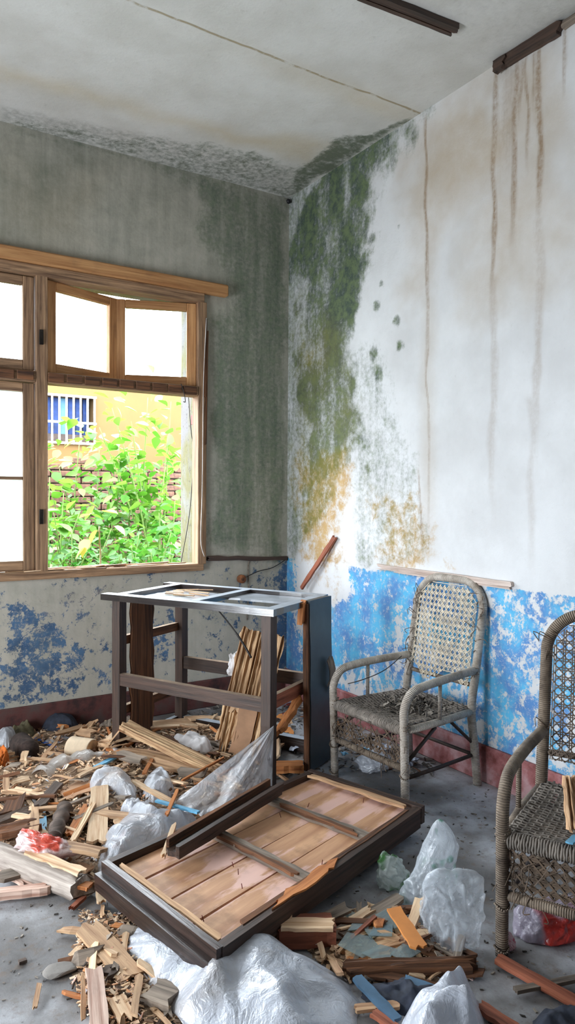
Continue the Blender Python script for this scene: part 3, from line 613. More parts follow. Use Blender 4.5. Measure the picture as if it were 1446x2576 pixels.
# leaves
def leafmesh(name, L, W, mat, lob=False):
    V = [(0, 0, 0)]; n = 6
    prof = [(.12, .30), (.3, .5), (.5, .46), (.72, .3), (.88, .14)] if not lob else [(.02, .3), (.2, .52), (.45, .5), (.7, .28), (.88, .1)]
    for t, h in prof: V += [(t*L, h*W, .12*W*h*2), (t*L, 0, -.02*L*math.sin(t*3)), (t*L, -h*W, .12*W*h*2)]
    V.append((L, 0, -.06*L)); F_ = [(0, 2, 1), (0, 3, 2)]
    for i in range(len(prof)-1):
        a = 1+3*i; F_ += [(a, a+1, a+4, a+3), (a+1, a+2, a+5, a+4)]
    a = 1+3*(len(prof)-1); F_ += [(a, a+1, len(V)-1), (a+1, a+2, len(V)-1)]
    me = bpy.data.meshes.new(name); me.from_pydata(V, [], F_); me.materials.append(MATS[mat]); me.polygons.foreach_set('use_smooth', [True]*len(F_)); return me
LB = leafmesh('leaf', .145, .095, 'leaf_bright'); LM_ = leafmesh('leaf', .12, .075, 'leaf_mid'); LY = leafmesh('leaf', .2, .2, 'leaf_yellow', True)
def rnd_rot(rs, droop=.3): return Matrix.Rotation(rs.uniform(0, 6.283), 4, 'Z') @ Matrix.Rotation(rs.gauss(droop, .35), 4, 'Y') @ Matrix.Rotation(rs.gauss(0, .4), 4, 'X')
def shrub(label, base, tops, me, nleaf, spread, stem='stem_green', seed=1, sc=(0.7, 1.2)):
    rs = random.Random(seed); base = Vector(base)
    t = thing('leafy_shrub', label, 'shrub', base, 'shrubs outside the window')
    paths = []
    for tp in tops:
        tp = Vector(tp); mid = base.lerp(tp, .5)+Vector((rs.uniform(-.1, .1), rs.uniform(-.1, .1), .1)); P = smoothpath([base, mid, tp], 6); paths.append(P)
        tube('stem', P, [.014-.010*i/(len(P)-1) for i in range(len(P))], stem, t, seg=5)
    for i in range(nleaf):
        P = rs.choice(paths); q = P[int(len(P)*min(.999, .3+.7*rs.random()))]
        pos = q+Vector((rs.gauss(0, spread), rs.gauss(0, spread), rs.gauss(0, spread*.6))); s = rs.uniform(*sc)
        o = bpy.data.objects.new('leaf', me); link(o, Matrix.Translation(pos) @ rnd_rot(rs) @ Matrix.Scale(s, 4), t)
    return t
def T(x, y, Y): return ony(x, y, Y)
def G(x, Y): p = ony(x, 1288, Y); return (p[0], Y, -.05)
shrub('tall pale green sapling reaching up to the transom', G(398, 2.6), [T(372, 1000, 2.6), T(280, 1020, 2.5), T(430, 1010, 2.7), T(330, 1060, 2.4), T(425, 1080, 2.5), T(250, 1075, 2.6)], LB, 290, .18, seed=1)
shrub('broad-leaved shrub below the barred house window', G(200, 3.2), [T(150, 1180, 3.1), T(200, 1110, 3.2), T(250, 1130, 3.3), T(290, 1170, 3.0), T(130, 1240, 3.0)], LB, 290, .17, seed=2)
shrub('dense green shrub in the middle of the window opening', G(320, 2.9), [T(300, 1120, 2.9), T(340, 1150, 2.8), T(380, 1180, 2.8), T(430, 1150, 2.9), T(270, 1200, 2.8), T(420, 1230, 2.6)], LB, 295, .18, seed=3)
shrub('low shrub with big leaves at the mullion', G(140, 1.7), [T(125, 1200, 1.6), T(160, 1240, 1.7), T(200, 1290, 1.7), T(135, 1290, 1.5)], LB, 60, .1, seed=4)
shrub('low dark green shrub by the plastered window reveal', G(410, 1.8), [T(400, 1290, 1.8), T(440, 1260, 1.9), T(360, 1320, 1.7), T(430, 1340, 1.6)], LM_, 120, .12, seed=5)
shrub('small-leaved weed along the window sill, left half', G(180, 1.3), [T(140, 1360, 1.3), T(180, 1330, 1.3), T(230, 1370, 1.2), T(280, 1330, 1.4), T(160, 1400, 1.1)], LM_, 150, .1, seed=6, sc=(.4, .8))
shrub('small-leaved weed along the window sill, right half', G(370, 1.2), [T(330, 1370, 1.2), T(380, 1390, 1.1), T(430, 1380, 1.2), T(350, 1340, 1.4), T(300, 1400, 1.1)], LM_, 150, .1, seed=7, sc=(.4, .8))
yp = thing('yellow_leaved_plant', 'single stem with large yellowing leaves close to the sill', 'plant', G(252, .75))
tube('stem', smoothpath([G(254, .75), T(253, 1420, .75), T(251, 1375, .75), T(250, 1325, .75)], 5), .007, 'stem_pale', yp, seg=5)
for (x, y, sc_, rz, ry) in ((222, 1375, 1.2, 4.4, 1.2), (245, 1352, 1.15, 3.6, 1.1), (213, 1395, .9, 3.9, .9), (290, 1342, .9, .2, .7), (262, 1305, 1.0, .1, .1), (226, 1312, .8, 3.3, .3)):
    p = T(x, y-18, .75); o = bpy.data.objects.new('leaf', LY); link(o, Matrix.Translation(Vector(p)) @ Matrix.Rotation(rz-1.0, 4, 'Z') @ Matrix.Rotation(ry, 4, 'Y') @ Matrix.Scale(sc_*.62, 4), yp)
# ground-cover foliage: nobody could count it
rs = np.random.RandomState(5); V = []; Fb = []
for i in range(5200):
    x = rs.uniform(-3.5, 2.5); y = rs.uniform(.6, 3.8); z = rs.uniform(.05, .62+.25*y)*1.0
    if rs.rand() < .6: z = rs.uniform(.55+.05*y, .85+.2*y)
    L = rs.uniform(.05, .11); a = rs.uniform(0, 6.28); tl2 = rs.normal(.25, .4)
    d = np.array([math.cos(a)*math.cos(tl2), math.sin(a)*math.cos(tl2), -math.sin(tl2)]); s_ = np.array([-math.sin(a), math.cos(a), rs.normal(0, .35)])*L*.36
    p = np.array([x, y, z]); n0 = len(V); V += [p, p+d*L*.45+s_, p+d*L, p+d*L*.45-s_]; Fb += [(n0, n0+1, n0+2, n0+3)]
tag(mk('undergrowth', V, Fb, 'leaf_cover'), 'tangled green undergrowth against the garden wall', 'foliage', None, 'stuff')

# ------------------------------------------------------------------ TABLE FRAME
T0 = Vector((-1.521, -.613, 0)); U = Vector((.488, -.873, 0)); VV = Vector((.873, .488, 0)); TL, TW, TH = 1.02, .56, .93
def tp(a, b, z): return T0 + U*a + VV*b + Vector((0, 0, z))
tb = thing('cabinet_frame', 'tall dark wooden cabinet skeleton without doors standing in the corner', 'cabinet', tp(.5, .28, 0))
def tbeam(nm, a, b, w_, h_, mat='dark_wood', up=(0, 0, 1), **kw): return board(nm, a, b, w_, h_, mat, tb, up, **{**dict(n=8, m=2, jag=(.03, .03), edge=.03), **kw})
for a, b, wd_ in ((0, 0, .06), (TL-.03, 0, .066), (.02, TW, .06), (TL-.03, TW, .06)): tbeam('leg', tp(a, b, .0), tp(a, b, TH-.03), wd_, .055, 'dark_wood', U)
tbeam('front_rail', tp(-.1, -.02, TH-.012), tp(TL+.03, -.02, TH-.012), .07, .035, 'dark_gloss', jag=(.5, .1))
tbeam('back_rail', tp(-.12, TW+.01, TH-.012), tp(TL+.02, TW+.01, TH-.012), .06, .035, 'dark_gloss', jag=(.3, .1))
tbeam('side_rail', tp(0, 0, TH-.012), tp(0, TW, TH-.012), .06, .033, 'dark_gloss'); tbeam('side_rail', tp(TL-.01, -.02, TH-.012), tp(TL-.01, TW, TH-.012), .065, .033, 'dark_gloss')
tbeam('top_bar', tp(.52, 0, TH-.008), tp(.52, TW, TH-.008), .055, .028, 'dark_gloss')
tbeam('top_panel', tp(.07, .26, TH-.022), tp(.5, .26, TH-.022), .36, .012, 'white_board', n=8, m=10, jag=(.02, .06), fib=.002)
tbeam('top_panel', tp(.54, .42, TH-.02), tp(TL-.03, .42, TH-.02), .22, .012, 'white_board', n=6, m=4, jag=(.05, .05))
for i in range(9):
    a = RS.uniform(.1, .3); b = RS.uniform(.1, .46); tbeam('splinter', tp(a, b, TH-.008), tp(a+RS.uniform(.1, .22), b+RS.uniform(-.05, .08), TH-.006), .012, .006, RS.choice(['pale_wood', 'tan_wood']), n=3, m=1, jag=(1, 1))
tbeam('middle_rail', tp(.02, -.01, .45), tp(TL-.03, -.01, .437), .035, .068, 'dark_wood'); tbeam('middle_rail', tp(.02, TW, .435), tp(TL-.03, TW, .435), .035, .075, 'dark_wood')
tbeam('side_rail', tp(0, 0, .665), tp(0, TW, .665), .03, .05, 'rot_wood'); tbeam('side_rail', tp(0, 0, .26), tp(0, TW, .26), .03, .05, 'rot_wood'); tbeam('side_rail', tp(TL-.02, 0, .45), tp(TL-.02, TW, .45), .03, .07, 'red_wood')
tbeam('bottom_rail', tp(.02, TW, .05), tp(TL-.03, TW, .05), .05, .08, 'dark_polished'); tbeam('side_rail', tp(0, 0, .06), tp(0, TW, .06), .03, .06, 'dark_wood')
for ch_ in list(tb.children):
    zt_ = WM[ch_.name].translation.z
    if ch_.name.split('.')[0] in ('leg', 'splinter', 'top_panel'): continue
    ch_.data.materials.append(MATS['sheen_pale' if zt_ > .85 or zt_ < .2 else 'lit_dust_tan']); R3 = WM[ch_.name].to_3x3()  # upward faces get a paler colour, window light painted in
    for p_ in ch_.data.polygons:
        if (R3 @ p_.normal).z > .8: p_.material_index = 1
tbeam('side_panel', tp(.03, .16, .05), tp(.03, .16, .905), .20, .016, 'rot_wood', U, n=10, m=5, jag=(.4, .05), edge=.06)
V, F_ = board_mesh(.93, .27, .035, RS, (.05, .02), 8, 4, .015); M, _ = frame(tp(TL+.05, .43, .0), tp(TL+.035, .43, .945), U)
sp_ = mk('side_panel', V, F_, 'grey_panel', M, tb); tag(sp_, 'blue-grey painted side board of the cabinet')
board('peeling_paint', tp(TL+.075, .5, .38), tp(TL+.08, .5, .62), .07, .004, 'grey_wood', sp_, U, n=5, m=3, jag=(1.2, .6), edge=.2, bow=.012)
tbeam('panel_edge', tp(TL+.045, .29, .02), tp(TL+.03, .29, .92), .02, .03, 'rot_wood', U, n=10, edge=.2)
tbeam('broken_end', tp(TL+.01, .27, .80), tp(TL+.02, .27, .95), .035, .03, 'orange_wood', U, jag=(.8, .8), n=3)

# ------------------------------------------------------------------ CANE CHAIRS
def arch_pts(hw, z0, z1, r, n=7):
    P = []
    for i in range(n+1):
        a = math.pi - (math.pi/2)*i/n; P.append((-hw+r+r*math.cos(a), z1-r+r*math.sin(a)))
    for i in range(n+1):
        a = math.pi/2 - (math.pi/2)*i/n; P.append((hw-r+r*math.cos(a), z1-r+r*math.sin(a)))
    return P
def cane_panel(P3, x0, x1, z0, z1, inside, sp, sw, rs, drop=0.0):
    """open octagonal cane weave; P3(x,z) -> 3D point on the panel"""
    parts = []
    def strip(ax, az, bx, bz, dy):
        n = max(2, int(math.hypot(bx-ax, bz-az)/.02)); run_ = []
        def flush():
            if len(run_) >= 2:
                d = Vector((run_[-1][0]-run_[0][0], run_[-1][1]-run_[0][1])); d.normalize(); nx, nz = -d.y*sw/2, d.x*sw/2
                V = []; F2 = []
                for (x, z) in run_:
                    c1 = P3(x+nx, z+nz); c2 = P3(x-nx, z-nz); o = Vector((0, dy, 0)); th = Vector((0, -.0016, 0)); V += [c1+o, c2+o, c2+o+th, c1+o+th]
                for i in range(len(run_)-1):
                    a = 4*i
                    for e in range(4): F2.append((a+e, a+(e+1) % 4, a+4+(e+1) % 4, a+4+e))
                parts.append((V, F2))
        for i in range(n+1):
            t = i/n; x = ax+(bx-ax)*t; z = az+(bz-az)*t
            if inside(x, z): run_.append((x, z))
            else: flush(); run_ = []
        flush()
    k_ = int((x1-x0)/sp)+2; mz = int((z1-z0)/sp)+2; g_ = sp*.11
    for i in range(k_):
        x = x0+i*sp
        for s in (-1, 1):
            if rs.random() > drop: strip(x+s*g_, z0, x+s*g_+rs.uniform(-1, 1)*drop*.02, z1, 0)
    for j in range(mz):
        z = z0+j*sp
        for s in (-1, 1):
            if rs.random() > drop: strip(x0, z+s*g_, x1, z+s*g_+rs.uniform(-1, 1)*drop*.02, -.0018)
    H_ = z1-z0
    for i in range(-mz, k_+1):
        if rs.random() > drop: strip(x0+(i+.5)*sp, z0, x0+(i+.5)*sp+H_, z1, -.0036)
    for i in range(0, k_+mz+1):
        if rs.random() > drop: strip(x0+(i+.5)*sp, z0, x0+(i+.5)*sp-H_, z1, -.0050)
    return join(parts)
def make_chair(label, pos, yaw, wrap, wrapd, cane, worn, seed, sp=.031):
    rs = random.Random(seed); Mx = Matrix.Translation(Vector(pos)) @ Matrix.Rotation(yaw, 4, 'Z')
    root = bpy.data.objects.new('cane_armchair', None); link(root, Mx); tag(root, label, 'chair', None)
    W2, FY, BY, SZ = .265, -.25, .25, .40                       # half width, front, back, seat height
    rec = .16                                                   # recline of the back
    def B(x, z): return Vector((x, BY+.0+max(0, z-SZ)*rec - max(0, SZ-z)*(-.10), z))
    def L(nm, pts, r, mat, seg=10): return tube(nm, pts, r, mat, root, Mx, seg)
    bw = .235; legs_ = {}
    # back frame: rear legs and arch in one bent cane
    ap = arch_pts(bw, SZ, 1.05, .15)
    P = [B(-bw-.012, .0)]+[B(-bw-.006, SZ*.5), B(-bw, SZ), B(-bw, .58), B(-bw, .75)]+[B(x, z) for x, z in ap]+[B(bw, .75), B(bw, .58), B(bw, SZ), B(bw+.006, SZ*.5), B(bw+.012, 0)]
    L('back_frame', smoothpath(P, 5), .0225, wrap)
    for s in (-1, 1):
        # arm sweeping forward and down into the front leg
        P = [(s*bw, BY+.18*rec, .60), (s*(W2-.01), .06, .595), (s*W2, -.12, .585), (s*W2, FY+.035, .565), (s*W2, FY-.012, .50), (s*W2, FY-.015, .42), (s*W2, FY-.01, .3), (s*W2, FY-.005, .15), (s*W2, FY, 0.0)]
        al_ = L('arm_and_front_leg', smoothpath(P, 6), .021, wrap); legs_[s] = al_
        L('arm_post', [(s*W2, -.02, SZ), (s*W2, -.02, .50), (s*W2, -.02, .585)], .0095, wrap, 8)
        L('seat_rail', [(s*W2, FY, SZ-.012), (s*(W2-.005), 0, SZ-.012), (s*bw, BY, SZ-.012)], .019, wrap)
        L('side_stretcher', [(s*W2, FY, .16), (s*(W2-.01), 0, .16), (s*bw, BY+.02, .16)], .010, 'pole_wood', 8)
        L('brace', [(s*W2, FY, .23), (s*W2, FY+.20, SZ-.03)], .009, 'pole_wood', 8); L('brace', [(s*bw, BY+.015, .22), (s*(bw+.01), BY-.17, SZ-.03)], .009, 'pole_wood', 8)
        L('brace', [(s*W2, FY, .25), (s*(W2-.16), FY, SZ-.03)], .008, 'pole_wood', 8)
    L('seat_rail', [(-W2, FY, SZ-.012), (0, FY-.008, SZ-.014), (W2, FY, SZ-.012)], .021, wrap); L('seat_rail', [(-bw, BY, SZ-.012), (bw, BY, SZ-.012)], .018, wrap)
    L('back_crossbar', [B(-bw, .52), B(bw, .52)], .012, wrapd, 8)
    L('front_rail', [(-W2, FY, .205), (0, FY, .20), (W2, FY, .205)], .018, wrapd); L('back_stretcher', [(-bw, BY+.02, .16), (bw, BY+.02, .16)], .010, 'pole_wood', 8)
    # leg bindings
    for s in (-1, 1):
        for zz in (.40, .42, .17, .03):
            pts = [(s*W2+.0235*math.cos(a), FY-.008+.0235*math.sin(a), zz+.006*math.sin(2*a)) for a in np.linspace(0, 6.283, 13)]
            tube('binding', pts, .0035, wrapd, legs_[s], Mx, 5)
    # woven seat, strands over and under, sagging
    parts = []; n1 = 46
    def sag(x, y): return -.028*(1-(x/W2)**2)*(1-(y/.25)**2)
    for i in range(n1):
        y = FY+.015+(BY-FY-.02)*i/(n1-1); ww = W2+(bw-W2)*(y-FY)/(BY-FY); pts = []
        for j in range(25):
            x = -ww-.012+(2*ww+.024)*j/24; e = abs(j-12)/12
            z = SZ+.010+sag(x, y)+.0035*math.cos(math.pi*(j*.5+i)) - (0.022 if e > .99 else 0)
            pts.append((x, y+rs.uniform(-.0012, .0012), z))
        parts.append(tube_arrays(pts, .0044, 4, False))
    for j in range(26):
        fx = -1+2*(j+.5)/26; pts = []
        for i in range(24):
            y = FY-.022+(BY-FY+.03)*i/23; ww = W2+(bw-W2)*(y-FY)/(BY-FY); x = fx*ww
            z = SZ+.010+sag(x, max(-.25, min(.25, y)))-.0035*math.cos(math.pi*(i+j)) - (.03 if i == 0 else 0)
            pts.append((x, y, z))
        parts.append(tube_arrays(pts, .0048, 4, False))
    V, F2, Uu = join(parts); tag(mk('seat_weave', V, F2, 'weave_grey' , Mx, root, True), None, None, None, 'stuff')
    parts = []
    for i in range(58):                                          # wraps over the front rail
        x = -W2+.02+(2*W2-.04)*i/57; r_ = .0245; pts = [(x+rs.uniform(-.002, .002), FY-.002+r_*math.cos(a), SZ-.012+r_*math.sin(a)) for a in np.linspace(1.2, 4.9, 8)]
        parts.append(tube_arrays(pts, .0042, 4, False))
    V, F2, Uu = join(parts); tag(mk('edge_wrapping', V, F2, 'weave_grey', Mx, root, True), None, None, None, 'stuff')
    # caned back
    def ins(x, z):
        if z < (.50 if not worn else .53+.035*math.sin(x*22)) or z > 1.028: return False
        h = bw-.022; r = .13
        if abs(x) > h: return False
        if z > 1.028-r and abs(x) > h-r: return math.hypot(abs(x)-(h-r), z-(1.028-r)) < r
        return True
    def P3(x, z): return B(x, z)+Vector((0, -.012-.012*math.cos(x/bw*1.5), 0))
    V, F2, _ = cane_panel(P3, -bw, bw, .50, 1.03, ins, sp, .0037, rs, .04 if worn else .0)
    tag(mk('cane_back', V, F2, cane, Mx, root), None, None, None, 'stuff')
    # apron under the seat
    def ins2(x, z): return .215 < z < .375 and abs(x) < W2-.02 and not (worn and z > .30+.05*math.sin(x*30) and rs.random() < .5)
    V, F2, _ = cane_panel(lambda x, z: Vector((x, FY-.004, z)), -W2, W2, .215, .38, ins2, sp*.95, .006, rs, .35 if worn else .02)
    tag(mk('front_apron', V, F2, 'cane_dark', Mx, root), None, None, None, 'stuff')
    parts = []
    for i in range(110 if worn else 34):                         # frayed loose ends
        if rs.random() < .6: p = Vector((rs.uniform(-W2, W2), FY-.012, rs.uniform(.2, .36)))
        else:
            z = rs.uniform(.52, 1.0); p = B(rs.choice((-1, 1))*(bw-.02+rs.uniform(-.01, .03)), z)+Vector((0, -.02, 0))
        a = rs.uniform(0, 6.28); l = rs.uniform(.02, .06)
        q = p+Vector((math.cos(a)*l, -rs.uniform(0, .02), math.sin(a)*l)); r_ = q+Vector((rs.uniform(-.03, .03), -rs.uniform(0, .02), rs.uniform(-.05, .01)))
        parts.append(tube_arrays(smoothpath([p, q, r_], 3), .0018, 4, False))
    V, F2, Uu = join(parts); tag(mk('frayed_cane', V, F2, 'cane_dark', Mx, root), None, None, None, 'stuff')
    return root, Mx
ch1, M1 = make_chair('pale worn cane armchair against the blue dado with litter on its seat', (-.375, -1.755, 0), -math.pi/2+.055, 'rattan_pale', 'rattan_dark', 'cane_pale', True, 11)
ch2, M2 = make_chair('darker cane armchair cut off by the right edge of the photo', (-.715, -3.125, 0), -math.pi/2+math.atan2(.47, .878), 'rattan_dark', 'rattan_dark', 'cane_dark', False, 12, .034)
tube('loose_wire', [Vector(p) for p in smoothpath([onx(875, 1720, -.6), onx(905, 1712, -.56), onx(945, 1697, -.42), onx(975, 1680, -.34), onx(1010, 1650, -.2)], 5)], .0025, 'wire', ch1, None, 5)
# litter on the chair seat
def litter(name, label, cat, pts, mat, size, seed, flat=.25, thin=.12, tall=0.0):
    rs = np.random.RandomState(seed); V = []; Fb = []; tone = []
    for (x, y, z) in pts:
        L = rs.uniform(*size); W_ = L*rs.uniform(.12, .5); T_ = max(.0012, L*thin*rs.uniform(.3, 1)); a = rs.uniform(0, 6.28); ti = rs.normal(0, flat)
        X = np.array([math.cos(a)*math.cos(ti), math.sin(a)*math.cos(ti), math.sin(ti)]); Y = np.array([-math.sin(a), math.cos(a), rs.normal(0, flat)]); Y /= np.linalg.norm(Y); Zv = np.cross(X, Y)
        c = np.array([x, y, z+abs(math.sin(ti))*L*.4]); n0 = len(V)
        j = rs.uniform(.4, 1, 4); q = [(-1*j[0], -1), (1, -1*j[1]), (1*j[2], 1), (-1, 1*j[3])]
        for s in (-1, 1):
            for (qx, qy) in q: V.append(c+X*qx*L/2+Y*qy*W_/2+Zv*s*T_/2)
        Fb += [tuple(n0+i for i in f) for f in BOXF]; tone += [rs.rand()]*8
    return tag(mk(name, V, Fb, mat, None, None, False, {'tone': ('FLOAT', tone)}), label, cat, None, 'stuff')
rs = np.random.RandomState(3); pts = []
for i in range(420):
    x, y = rs.normal(.02, .10), rs.normal(.06, .09)
    if abs(x) > .22 or abs(y) > .23: continue
    p = M1 @ Vector((x, y, .405+rs.rand()*.035*math.exp(-(x*x+y*y)*40)-.02*(1-(x/.265)**2))); pts.append((p.x, p.y, p.z))
litter('seat_litter', 'dry leaf crumbs and twigs lying on the pale cane armchair', 'litter', pts, 'seat_litter_mix', (.012, .05), 4, .5)

# ------------------------------------------------------------------ FALLEN DOOR PANEL
dz = .135
c0 = onz(262, 2175, dz); c1 = onz(540, 2390, dz); c2 = onz(1055, 2030, dz); c3 = onz(785, 1942, dz)
def dp(a, b, z=0.0):   # a along the long side, b across (0 = near/left end edge c0-c3, 1 = c1-c2)
    p = (c0*(1-a)+c3*a)*(1-b) + (c1*(1-a)+c2*a)*b; return np.array([p[0], p[1], dz+z])
dr = thing('door_panel', 'fallen panelled wooden door lying face down on the rubble', 'door', dp(.5, .5, -dz))
DK = dict(n=10, m=2, jag=(.02, .02), edge=.03)
board('frame_rail', dp(.008, -.02, -.03), dp(.008, 1.02, -.03), .026, .075, 'dark_polished', dr, **DK); board('frame_rail', dp(-.014, -.025, -.058), dp(-.014, 1.025, -.058), .03, .06, 'dark_polished', dr, **DK)
board('frame_rail', dp(1.0, -.03, -.03), dp(1.0, 1.03, -.03), .03, .075, 'dark_wood', dr, **DK)
board('frame_rail', dp(.012, 0, -.032), dp(.985, 0, -.032), .03, .075, 'dark_wood', dr, **DK); board('frame_rail', dp(.012, 1.0, -.038), dp(.985, 1.0, -.038), .035, .085, 'dark_wood', dr, **DK)
bs = [0.02, .235, .49, .74, .985]
for i in range(4):
    b_ = (bs[i]+bs[i+1])/2; wd_ = (bs[i+1]-bs[i])*.645-.007
    board('plank', dp(.012, b_, -.030+RS.uniform(-.002, .002)), dp(.985, b_, -.030), wd_, .014, 'door_board', dr, n=6, m=2, jag=(.01, .01), edge=.006)
board('backing', dp(.01, .5, -.046), dp(.99, .5, -.046), .63, .01, 'dark_wood', dr, n=4, m=2, jag=(0, 0), edge=0)
for a_, m_ in ((.385, 'grey_wood'), (.70, 'grey_wood')):
    bt_ = board('batten', dp(a_, .13 if a_ < .5 else .02, -.012), dp(a_+.012, .985, -.012), .05, .02, m_, dr, n=10, m=3, jag=(.6, .5), edge=.1, fib=.003)
    board('batten_strip', dp(a_-.014, .2, -.001), dp(a_-.004, .9, -.001), .02, .014, 'rot_wood', bt_, n=8, m=2, jag=(1, 2), edge=.25)
board('edge_splinter', dp(.2, .995, .008), dp(.55, .985, .008), .035, .008, 'orange_wood', dr, n=8, m=3, jag=(2, 3), edge=.3); board('edge_splinter', dp(.036, .05, .000), dp(.036, .97, .000), .02, .008, 'tan_wood', dr, n=9, m=2, jag=(1, 1), edge=.2)
board('edge_splinter', dp(.965, .03, .002), dp(.965, .95, .002), .03, .012, 'tan_wood', dr, n=9, m=3, jag=(1, 1), edge=.2); board('edge_splinter', dp(.1, .965, .004), dp(.95, .965, .004), .02, .008, 'rot_wood', dr, n=9, m=2, jag=(1, 1), edge=.3)
for i in range(9):
    a, b = RS.uniform(.05, .95), RS.uniform(.05, .95); p = dp(a, b, -.02); tube('nail', [p, p+np.array([RS.uniform(-.006, .006), RS.uniform(-.006, .006), .02])], .0016, 'rust_red', dr, None, 5)
# loose channel lath lying across it
cl = thing('channel_lath', 'dark grooved lath lying diagonally over the fallen door', 'lath', onz(560, 2070, .18))
p, q = onz(428, 2150, .165), onz(695, 1985, .165)
board('base_strip', p, q, .085, .02, 'dark_wood', cl, n=8, m=3, jag=(.3, .2), edge=.04)
off = np.array(frame(p, q)[0].to_3x3() @ Vector((0, 1, 0)))
board('lip', p+off*.036+np.array([0, 0, .022]), q+off*.036+np.array([0, 0, .022]), .018, .04, 'rot_wood', cl, n=8, m=2, jag=(2, .4), edge=.12)
board('lip', p-off*.03+np.array([0, 0, .02]), q-off*.03+np.array([0, 0, .02]), .022, .035, 'dark_wood', cl, n=8, m=2, jag=(.5, .4), edge=.06)

# ------------------------------------------------------------------ RUBBLE
# low heap of dirt and chips
hp = [tuple(onz(*p)[:2]) for p in [(-220, 1880), (120, 1830), (300, 1825), (600, 1830), (700, 1900), (690, 2000), (450, 2090), (300, 2190), (215, 2260), (100, 2190), (-220, 2130)]]
hp2 = [tuple(onz(*p)[:2]) for p in [(700, 2330), (860, 2290), (1000, 2300), (1190, 2410), (1200, 2470), (1080, 2520), (850, 2470)]]
hp3 = [tuple(onz(*p)[:2]) for p in [(200, 2290), (330, 2300), (420, 2450), (470, 2580), (250, 2620), (180, 2480)]]
def hgt(x, y):
    x = np.asarray(x, float); y = np.asarray(y, float)
    return .055*sstep(-.04, .22, sdist(x, y, hp))*(.55+.9*fbm(x*4, y*4, 101)) + .022*sstep(-.03, .12, sdist(x, y, hp2))*(.5+fbm(x*6, y*6, 102)) + .018*sstep(-.03, .12, sdist(x, y, hp3))*(.4+fbm(x*6, y*6, 103))
S, Z, F_ = grid(np.arange(-3.6, -.2, .02), np.arange(-3.5, .0-.03, .02)); Hh = hgt(S, Z)
keep = [f for f in F_ if max(Hh[i] for i in f) > .004]
idx = sorted({i for f in keep for i in f}); rm = {i: n for n, i in enumerate(idx)}
Hn = Hh-.004+.008*(vnoise(S*40, Z*40, 5)-.5); V = [(S[i], Z[i], Hn[i]) for i in idx]
tag(mk('dirt_heap', V, [tuple(rm[i] for i in f) for f in keep], 'litter_dirt', None, None, True), 'heap of dirt, sawdust and crumbled wood on the floor', 'debris', None, 'stuff')
def inpoly(poly, n, rs):
    a = np.array(poly); lo, hi = a.min(0), a.max(0); out = []
    while len(out) < n:
        p = lo+(hi-lo)*rs.rand(400, 2); m = sdist(p[:, 0], p[:, 1], poly) > 0; out += [tuple(v) for v in p[m]]
    return out[:n]
rs = np.random.RandomState(8)
hpts = lambda pl, n, dz_: (lambda a: list(zip(a[:, 0], a[:, 1], hgt(a[:, 0], a[:, 1])+dz_)))(np.array(inpoly(pl, n, rs)))
pts = [p for p in hpts(hp, 5400, .004) if p[1] < -.05]
litter('wood_chips', 'countless small wood chips and crumbs over the heap', 'debris', pts, 'chip_mix', (.006, .042), 21, .35)
pts = hpts(hp2, 900, .003)+hpts(hp3, 1100, .003)
litter('wood_chips', 'small wood crumbs scattered over the front of the floor', 'debris', pts, 'chip_mix', (.006, .035), 22, .2)
bk = [tuple(onz(*p)[:2]) for p in [(400, 1790), (560, 1770), (720, 1765), (860, 1790), (1120, 1900), (1080, 1960), (860, 1940), (700, 1960), (560, 1860)]]
pts = [(x, y, .004) for x, y in inpoly(bk, 1100, rs) if x < -.05 and y < -.05]
litter('rubble_crumbs', 'crumbs of plaster and litter under the cabinet and chair', 'debris', pts, 'seat_litter_mix', (.008, .045), 23, .3)
allf = [tuple(onz(*p)[:2]) for p in [(-80, 1900), (1446, 2000), (1500, 2600), (-100, 2600)]]
pts = [(x, y, .002) for x, y in inpoly(allf, 1300, rs) if x < -.05 and y < -.05]
litter('floor_grit', 'fine dark grit scattered across the concrete floor', 'grit', pts, 'seat_litter_mix', (.004, .018), 24, .1, .3)
